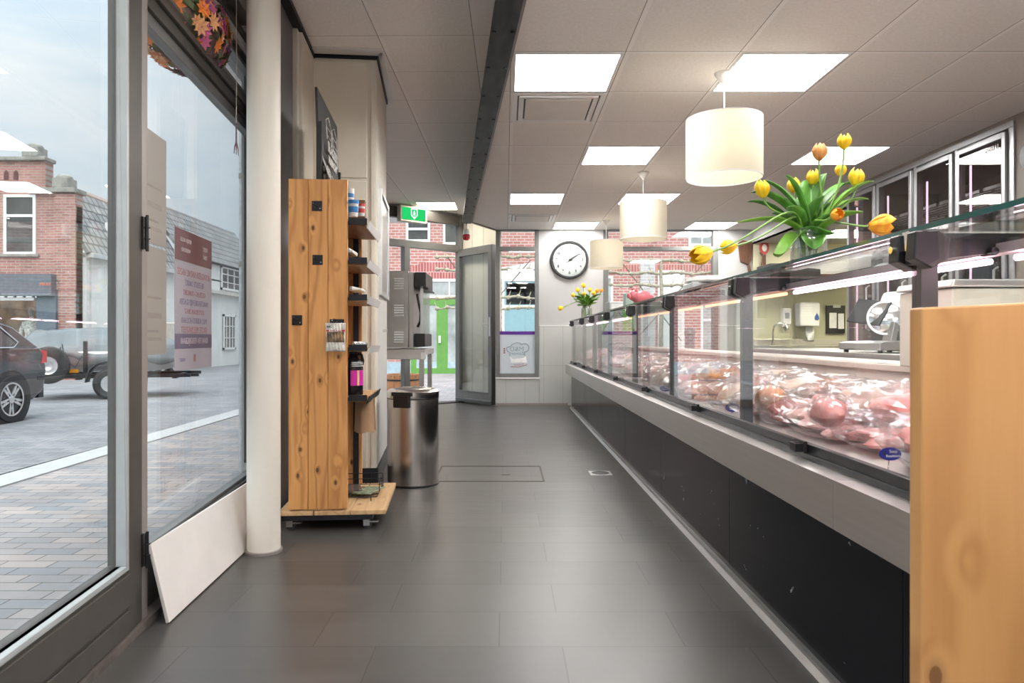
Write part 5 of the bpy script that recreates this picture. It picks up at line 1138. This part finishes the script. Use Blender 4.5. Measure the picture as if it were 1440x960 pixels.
m=MB(); m.prism([(-.18,.50),(-.02,.50),(-.0,.56),(-.18,.56)],'x',-.3,.006); m.box(-1.5,-.06,.26,-.06,.05,.46); m.build('bumper',DARKG,car,bevel=.01)
for y in (-.67,-3.35):
    M4=Matrix.Translation((.0,y,.293))@Matrix.Rotation(R(90),4,'Y')
    q=MB(); q.lathe([(0,-.01),(.36,-.01),(.36,.004),(0,.004)],32,M=M4); q.build('wheel_arch',BLACK,car)
    q=MB(); q.lathe([(.205,-.12),(.27,-.15),(.292,-.10),(.293,-.02),(.28,.02),(.215,.022),(.2,-.02)],40,M=M4); w_=q.build('tyre',TYRE,car)
    q=MB(); q.lathe([(.19,.018),(.21,.022),(.21,.0),(.19,-.06),(0,-.07)],36,M=M4)
    for a in range(5):
        for da in (-.16,.16):
            an=a*1.2566+da; q.prism([(.02,-.02),(.20,-.014),(.20,.014),(.02,.02)],'z',-.01,.012,M4@Matrix.Rotation(an,4,'Z'))
    q.cyl(M4@Vector((0,0,-.02)),M4@Vector((0,0,.016)),.05,seg=20); q.build('rim',ALLOY,w_)
# boat trailer under a tarpaulin
bt2=thing('boat_trailer','white boat on a trailer under a silver grey tarpaulin with spare wheel','trailer',(-7.42,12.7,SZ),R(15))
TARP=mplain('tarpaulin',(.12,.135,.14),.4,var=.18,scale=3,bump=.1)
def hull(u,v):
    L=2.5; x=-.9+u*L; tap=1-max(0,(u-.7)/.3)**2*.75; a=(v-.5)*math.pi
    return Vector((x,.62*tap*math.sin(a),.42+.40-.36*math.cos(a)*tap**.5))
m=MB(); m.grid(hull,20,14); m.build('hull',WHITEP,bt2,solid=.02)
def tarp(u,v):
    L=2.55; x=-.95+u*L; a=(v-.5)*2; tap=1-max(0,(u-.75)/.25)**2*.6
    hgt_=.36+.08*math.sin(u*3.1)-.45*max(0,u-.5); z=.80+hgt_*(1-abs(a)**2.2)-.14*abs(a)**6*(1+.6*math.sin(u*17))
    w=noise.noise(Vector((u*7,v*5,1)))*.05+.03*abs(noise.noise(Vector((u*14,v*9,4))))
    return Vector((x,.68*tap*a,z+w))
m=MB(); m.grid(tarp,48,26); m.build('tarpaulin',TARP,bt2,solid=.012)
m=MB(); m.box(-.9,-.62,.36,1.7,-.55,.42); m.box(-.9,.55,.36,1.7,.62,.42)
for x in (-.8,.3,1.4): m.box(x,-.6,.34,x+.07,.6,.40)
m.box(1.3,-.04,.34,1.75,.04,.40); m.box(.02,-.70,.42,.08,-.66,1.0); m.build('frame',BLACKM,bt2)
for s in (-1,1):
    Mw=Matrix.Translation((.45,s*.72,.27))@Matrix.Rotation(R(90*s),4,'X')
    q=MB(); q.lathe([(.14,-.06),(.22,-.08),(.27,-.05),(.27,.05),(.22,.08),(.14,.06)],32,M=Mw); w_=q.build('tyre',TYRE,bt2); q=MB(); q.lathe([(0,.03),(.08,.05),(.14,.06),(.14,-.06),(0,-.04)],24,M=Mw); q.build('rim',ALLOY,w_)
    q=MB(); q.grid(lambda u,v,s=s:Vector((.45+.36*math.cos(math.pi*u),s*(.60+.24*v),.30+.36*math.sin(math.pi*u))),16,2); q.build('mudguard',DARKG,bt2,solid=.015)
Mw=Matrix.Translation((-.45,-.84,.60))@Matrix.Rotation(R(96),4,'X')
q=MB(); q.lathe([(.15,-.06),(.24,-.09),(.31,-.05),(.31,.05),(.24,.08),(.15,.06)],36,M=Mw); w_=q.build('spare_tyre',TYRE,bt2)
q=MB(); q.lathe([(0,.02),(.06,.03),(.08,.05),(.12,.045),(.15,.06),(.15,-.06),(0,-.04)],32,M=Mw); 
q.build('rim',ALLOY,w_)
m=MB(); m.box(-.48,-.76,.56,-.40,-.60,.62); m.box(-.52,-.76,.40,-.46,-.60,.75); m.build('spare_bracket',BLACKM,bt2)
m=MB(); m.box(-.2,-.67,.46,-.06,-.64,.52); m.build('side_marker',mplain('amber',(.75,.30,.02),.3),bt2)
m=MB(); m.tube([(-.3,-.69,.95),(-.25,-.72,.7),(-.1,-.70,.55),(.0,-.69,.75)],.008,6); m.tube([(-.32,-.68,.9),(-.40,-.70,.6),(-.30,-.69,.45)],.008,6); m.build('lashing',BLACK,bt2)
# beige box trailer far back
vn=thing('box_van','beige box van parked far along the street behind the window posters','van',(-9.55,20.75,SZ),R(0))
m=MB(); m.box(-.9,-1.5,.36,0,0,1.5); m.build('body',mplain('van_beige',(.60,.56,.48),.5),vn,bevel=.04)
for y in (-.45,-1.15):
    Mw=Matrix.Translation((-.02,y,.27))@Matrix.Rotation(R(90),4,'Y')
    q=MB(); q.lathe([(.15,-.09),(.25,-.1),(.27,-.06),(.27,.02),(.25,.035),(.15,.03)],30,M=Mw); w_=q.build('tyre',TYRE,vn); q=MB(); q.lathe([(0,.01),(.10,.03),(.15,.03),(.15,-.05),(0,-.05)],24,M=Mw); q.build('rim',ALLOY,w_)
# ------------------------------------------------------------------ posters on the shop window, seen from behind
def fm(y,z,x=-.0655): return frameM(fac(x,y,z),FM.to_3x3()@Vector((0,1,0)),(0,0,1))
BEI=mglass('poster_back_beige',(.55,.50,.46),.02,.5,haze=.72,hcol=(.52,.47,.42))
for z0,z1,l in ((.335,.735,'upper beige poster seen from behind on the shop window next to the door post'),(-.06,.325,'lower beige poster seen from behind on the shop window next to the door post')):
    t=thing('window_poster',l,'poster',FO,FA)
    m=MB(); m.box(-.0668,.05,CZ+z0,-.0652,.375,CZ+z1); m.build('sheet',BEI,t)
    m=MB(); DM=mplain('poster_print',(.30,.27,.24),.7)
    for a,b,h in ((.05,.33,.012),(.08,.30,.008),(.13,.33,.02),(.20,.33,.008)): m.box(-.0650,.10,CZ+z0+a,-.0646,b,CZ+z0+a+h)
    m.build('print',DM,t)
pb=thing('event_poster','event poster with mirrored text and wine red header on the shop window','poster',FO,FA)
y0p,y1p=.46,.905; zb_,zt_=CZ-.128,CZ+.432
PBK=mglass('poster_back_grey',(.60,.56,.60),.02,.5,haze=.66,hcol=(.62,.57,.60))
m=MB(); m.box(-.0668,y0p,zb_,-.0652,y1p,zt_); m.build('sheet',PBK,pb)
WINE=mglass('poster_wine',(.5,.3,.33),.02,.5,haze=.75,hcol=(.36,.17,.19)); VIO=mglass('poster_violet',(.42,.38,.52),.02,.5,haze=.75,hcol=(.32,.28,.40))
m=MB(); m.box(-.0650,y0p,zt_-.125,-.0645,y1p,zt_); m.build('header',WINE,pb)
m=MB(); m.box(-.0650,y0p,zb_+.085,-.0645,y1p,zb_+.145); m.build('footer_band',VIO,pb)
TV=mplain('poster_text_violet',(.27,.23,.33),.7); TW=mplain('poster_text_wine',(.42,.20,.20),.7); TP=mplain('poster_text_pale',(.62,.55,.58),.7)
def ptext(s,size,z,mat,y=None,sx=1.0):
    M5=FM.inverted()@fm((y0p+y1p)/2 if y is None else y,z,-.0642); text(s,size,'lettering',mat,pb,M5,extrude=.0002,mirror=True,sx=sx)
ptext('HOOGLEDE ANDRE HAZES',.038,zt_-.170,TW,sx=.85); ptext('BE EERSTE DANKT',.034,zt_-.21,TV,sx=.8); ptext('GEZELLIG - CONCERT',.030,zt_-.25,TW,sx=.9); ptext('MARKTEN BREWIJS GLAZEN',.034,zt_-.288,TV,sx=.8)
ptext('ROTTERDAM ZINGT',.030,zt_-.325,TW,sx=.85); ptext('PAUL ALBERTS HOLLAND',.034,zt_-.362,TV,sx=.8); ptext('GROTE MEEZINGFEEST',.036,zt_-.40,TW,sx=.85); ptext('MUZIEK TOTAAL',.026,zt_-.435,TV)
ptext('KAARTEN VERKRIJGBAAR',.036,zb_+.115,TP,sx=.8); ptext('BEKIJK ALLES',.022,zt_-.04,TP,y0p+.12); ptext('WEEKEND',.022,zt_-.08,TP,y0p+.12); ptext('FEEST',.024,zt_-.05,TP,y1p-.09); ptext('TENT',.024,zt_-.085,TP,y1p-.09); ptext('MARKT',.020,zb_+.04,TV,y0p+.08)
m=MB(); m.box(-.0645,(y0p+y1p)/2-.012,zb_+.03,-.0640,(y0p+y1p)/2+.012,zb_+.06); m.build('crest',TW,pb)
# hanging flower garland outside the window
fg=thing('flower_basket','pink and orange flower basket hanging outside above the shop window','flower basket',P(258,44,2.98)+Vector((-.02,0,0)))
fcols=[mplain('flower_pink',(.66,.16,.34),.6,var=.2),mplain('flower_orange',(.85,.26,.05),.6,var=.2),mplain('flower_peach',(.85,.45,.22),.6),mplain('flower_violet',(.36,.12,.30),.6)]
rg=random.Random(4)
mbs=[MB() for _ in fcols]; lf_=MB()
for k in range(240):
    d=Vector((rg.gauss(0,1),rg.gauss(0,1),rg.gauss(0,1))).normalized(); c=Vector((d.x*.16,d.y*.34,d.z*.20+.05)); b=mbs[rg.randrange(4)]; up=d; a=Vector((0,0,1)) if abs(d.z)<.8 else Vector((1,0,0)); x=d.cross(a).normalized(); y=d.cross(x); s=rg.uniform(.028,.045)
    for q in range(8):
        an=q*.785; t=x*math.cos(an)+y*math.sin(an); n2=d.cross(t)
        b._add([c,c+t*s*.55+n2*s*.22+d*s*.25,c+t*s+d*s*.30,c+t*s*.55-n2*s*.22+d*s*.25],[(0,1,2,3)])
    lf_._add([c-d*.02,c-d*.01+x*.05+y*.015,c+x*.09-d*.03,c-d*.01+x*.05-y*.015],[(0,1,2,3)])
for b,mt in zip(mbs,fcols): b.build('blossoms',mt,fg,fix=False)['kind']='stuff'
lf_.build('leaves',mplain('flower_leaf',(.16,.22,.10),.6),fg,fix=False)['kind']='stuff'
m=MB(); m.ell((0,0,.04),(.13,.30,.17),18,10); m.build('basket',mplain('basket_brown',(.30,.22,.20),.9,var=.4,scale=30),fg)
m=MB(); m.cyl((0,0,.15),(0,0,.7),.006,seg=6); m.build('hanger',BLACK,fg)

# ------------------------------------------------------------------ back street: pink brick house, espalier trees
ph=thing('pink_brick_house','long pink brick house across the back street with green door and white windows','building',(0,20.8,SZ))
m=MB(); m.box(-4.6,0,0,16,.4,8); m.build('wall',PNKB,ph)
m=MB(); m.box(-4.6,-.03,0,16,0,.35); m.build('plinth',mplain('plinth_blue',(.36,.46,.52),.8),ph)
SG=20.8/990
def bx_(x): return (x-711)*SG
def bz_(y): return CZ+(475-y)*SG-SZ
GRN=mplain('door_green',(.115,.29,.06),.4,var=.06); GP=mplain('pane_grey',(.34,.37,.36),.15,var=.4,scale=1.5,spec=.8)
gd=hwin(ph,bx_(578),bx_(622),bz_(525),bz_(421),fm=GRN,fw=.16,mat=GP,nm='green_door'); gd2=hwin(ph,bx_(622),bx_(662),bz_(525),bz_(421),fm=GRN,fw=.16,mat=GP,nm='green_door')
q=MB(); q.box(bx_(620)-.06,-.10,bz_(482),bx_(620)+.0,-.04,bz_(472)); q.build('handle',WIN_W,gd)
hwin(ph,bx_(574),bx_(664),bz_(419),bz_(392),fm=WIN_W,fw=.08,mat=GP,mv=(bx_(602),bx_(632)))
q=MB(); q.prism([(bx_(570),bz_(393)),(bx_(668),bz_(393)),(bx_(664),bz_(374)),(bx_(640),bz_(368)),(bx_(600),bz_(368)),(bx_(575),bz_(376))],'y',-.03,0); q.build('arch',mbrick('brick_arch',(.44,.13,.12),(.36,.10,.095),(.50,.38,.36),.085,.30,.012,'xz',var=.15),ph)
hwin(ph,bx_(571),bx_(605),bz_(340),bz_(308),fm=WIN_W,zm=bz_(322)); hwin(ph,bx_(623),bx_(652),bz_(344),bz_(308),fm=WIN_W)
TEAL=mplain('blind_teal',(.22,.38,.42),.4,var=.06)
hwin(ph,bx_(706),bx_(800),bz_(520),bz_(392),zm=bz_(431),mat=TEAL); q=MB(); q.box(bx_(712),-.02,bz_(428),bx_(796),-.0,bz_(398)); q.build('dark_pane',mplain('pane_brown',(.12,.09,.08),.2,var=.4),ph)
q=MB(); q.prism([(bx_(700),bz_(392)),(bx_(806),bz_(392)),(bx_(800),bz_(376)),(bx_(753),bz_(368)),(bx_(706),bz_(376))],'y',-.035,0.0); q.build('arch',WSTUC,ph)
hwin(ph,bx_(985),bx_(1075),bz_(505),bz_(418),zm=bz_(450),mat=GP); hwin(ph,bx_(968),bx_(1005),bz_(346),bz_(300),mat=GP,mv=(bx_(987),)); hwin(ph,bx_(850),bx_(862),bz_(470),bz_(388),mat=GP); hwin(ph,bx_(925),bx_(962),bz_(500),bz_(380),mat=WSTUC,zm=bz_(430))
q=MB(); q.box(bx_(900),-.06,0,bx_(921),0,bz_(370)); q.build('pilaster',mbrick('brick_grey',(.50,.48,.47),(.42,.40,.40),(.6,.58,.56),.225,.085,.011,'xz',var=.15),ph)
q=MB(); q.box(bx_(846),-.03,bz_(384),bx_(1010),0,bz_(372)); q.build('arch_band',mbrick('brick_band',(.48,.17,.14),(.40,.13,.11),(.5,.4,.38),.085,.30,.012,'xz',var=.15),ph)
BARK=mplain('branch_bark',(.36,.33,.24),.9,var=.35,scale=25)
def espalier(x,y,hs,half,lab):
    t=thing('espalier_tree',lab,'tree',(x,y,SZ),0,'bare trained trees in the back street'); rg=random.Random(int(x*10)+50)
    top=max(hs); m=MB(); m.tube([(0.01*math.sin(k*1.3),0,top*k/9) for k in range(10)],[.055-.003*k for k in range(10)],8); m.build('trunk',BARK,t)
    for h in hs:
        for s in (-1,1):
            pts=[Vector((s*half*k/10,.02*math.sin(k+h),h+.012*math.sin(k*.9+h*5)+.012*rg.uniform(-1,1))) for k in range(11)]
            m=MB(); m.tube(pts,[.026-.0012*k+.006*rg.random() for k in range(11)],7)
            for k in range(2,11,2): m.ell(pts[k],(.045,.04,.04),8,6); m.tube([pts[k],pts[k]+Vector((.03*s,0,.07)),pts[k]+Vector((.05*s,.02,.13))],[.012,.008,.004],5)
            m.build('branch',BARK,t)
    m=MB(); m.tube([(half*.85,.03,top*.98),(-half*.4,.03,top*.45)],.010,5); m.tube([(-half*.8,.03,top*1.0),(half*.4,.03,top*.4)],.010,5); m.build('bamboo_brace',mplain('brace_brown',(.16,.13,.10),.8),t)
h0=lambda y,d:CZ+(475-y)/990*d-SZ
D_=13.2
espalier((930-711)/990*D_,D_,[h0(366,D_),h0(384,D_),h0(401,D_)],.95,'bare espalier tree in the middle of the big back window')
espalier((686-711)/990*D_,D_,[h0(361,D_),h0(379,D_),h0(418,D_),h0(433,D_)],.95,'bare espalier tree half hidden behind the open entrance door')
espalier((1062-711)/990*D_+.6,D_,[h0(366,D_),h0(384,D_),h0(401,D_)],.95,'bare espalier tree beyond the right side of the back window')
q=thing('bollard','dark street bollard standing outside low in the big back window','bollard',((982-711)/990*13,13.6,SZ))
m=MB(); m.lathe([(0,0),(.11,0),(.10,.55),(.13,.58),(.13,.64),(.09,.68),(.09,1.12),(.11,1.14),(.09,1.24),(0,1.27)],20); m.build('post',mplain('bollard_grey',(.14,.15,.15),.5),q)
# planter tub with stick outside the entrance
pt=thing('wooden_planter','brown wooden tub planter outside the entrance behind the oven stand','planter',P(566,560,12.2)); pt.location.z=SZ
m=MB(); n=18
for kk in range(n):
    a=kk*6.283/n; M6=Matrix.Rotation(a,4,'Z'); m.box(.26,-.05,0,.295,.05,.43,M6)
m.build('staves',mwood('tub_wood',(.42,.20,.09),(.30,.13,.055),(.1,.05,.02)),pt,bevel=.004); m=MB(); m.lathe([(.296,.08),(.303,.08),(.303,.11),(.296,.11)],30); m.lathe([(.296,.32),(.303,.32),(.303,.35),(.296,.35)],30); m.build('hoop',DARKG,pt)
m=MB(); m.lathe([(0,.38),(.26,.38)],20); m.build('soil',mplain('soil',(.05,.035,.025),.95),pt)
m=MB(); m.tube([(-.05,0,.38),(.0,0,.6),(.06,0,.95)],.010,6); m.build('stick',mplain('cane',(.50,.35,.15),.7),pt)
# ------------------------------------------------------------------ camera, world, sun
cam=bpy.data.cameras.new('camera'); co=bpy.data.objects.new('camera',cam); COL.objects.link(co); co.location=(0,0,CZ); co.rotation_euler=(R(90),0,0)
cam.sensor_width=36; cam.lens=F/1440*36; cam.shift_x=(720-VX)/1440; cam.shift_y=-(480-VY)/1440; cam.clip_start=.05; cam.clip_end=300
cam.dof.use_dof=True; cam.dof.focus_distance=4.2; cam.dof.aperture_fstop=9
sc.camera=co
w=bpy.data.worlds.new('sky'); sc.world=w; w.use_nodes=True; nt=w.node_tree; nt.nodes.clear()
tc=N(nt,'ShaderNodeTexCoord'); sp=N(nt,'ShaderNodeSeparateXYZ'); nt.links.new(tc.outputs['Generated'],sp.inputs[0])
z=math_(nt,'MAXIMUM',sp.outputs['Z'],0.0)
base=ramp(nt,z,[(0,(.82,.89,.93)),(.22,(.70,.82,.93)),(1,(.60,.74,.92))])
mp=N(nt,'ShaderNodeMapping'); mp.inputs['Scale'].default_value=(1.2,1.2,3.2); nt.links.new(tc.outputs['Generated'],mp.inputs[0])
cl=noise_(nt,mp.outputs[0],2.6,6,.55,.4)
c=mixc(nt,ramp(nt,cl,[(.40,(0,0,0)),(.66,(1,1,1))]),base,(.96,.98,1.0))
s=math_(nt,'MULTIPLY_ADD',math_(nt,'POWER',z,2.3),2.5,.68)
bg=N(nt,'ShaderNodeBackground'); nt.links.new(c,bg.inputs[0]); nt.links.new(s,bg.inputs[1]); ow=N(nt,'ShaderNodeOutputWorld'); nt.links.new(bg.outputs[0],ow.inputs[0])
su=bpy.data.lights.new('sun','SUN'); su.energy=2.7; su.angle=R(60); su.color=(1,.97,.93); so=bpy.data.objects.new('sun',su); COL.objects.link(so); so.rotation_euler=(R(38),R(-10),R(10))
vs=sc.view_settings; vs.view_transform='Standard'; vs.look='None'; vs.gamma=1; vs.exposure=0.53; vs.use_curve_mapping=False
cy=sc.cycles; cy.max_bounces=14; cy.diffuse_bounces=9; cy.glossy_bounces=5; cy.transmission_bounces=6; cy.transparent_max_bounces=24; cy.use_denoising=True
cy.caustics_reflective=False; cy.caustics_refractive=False; cy.sample_clamp_indirect=15
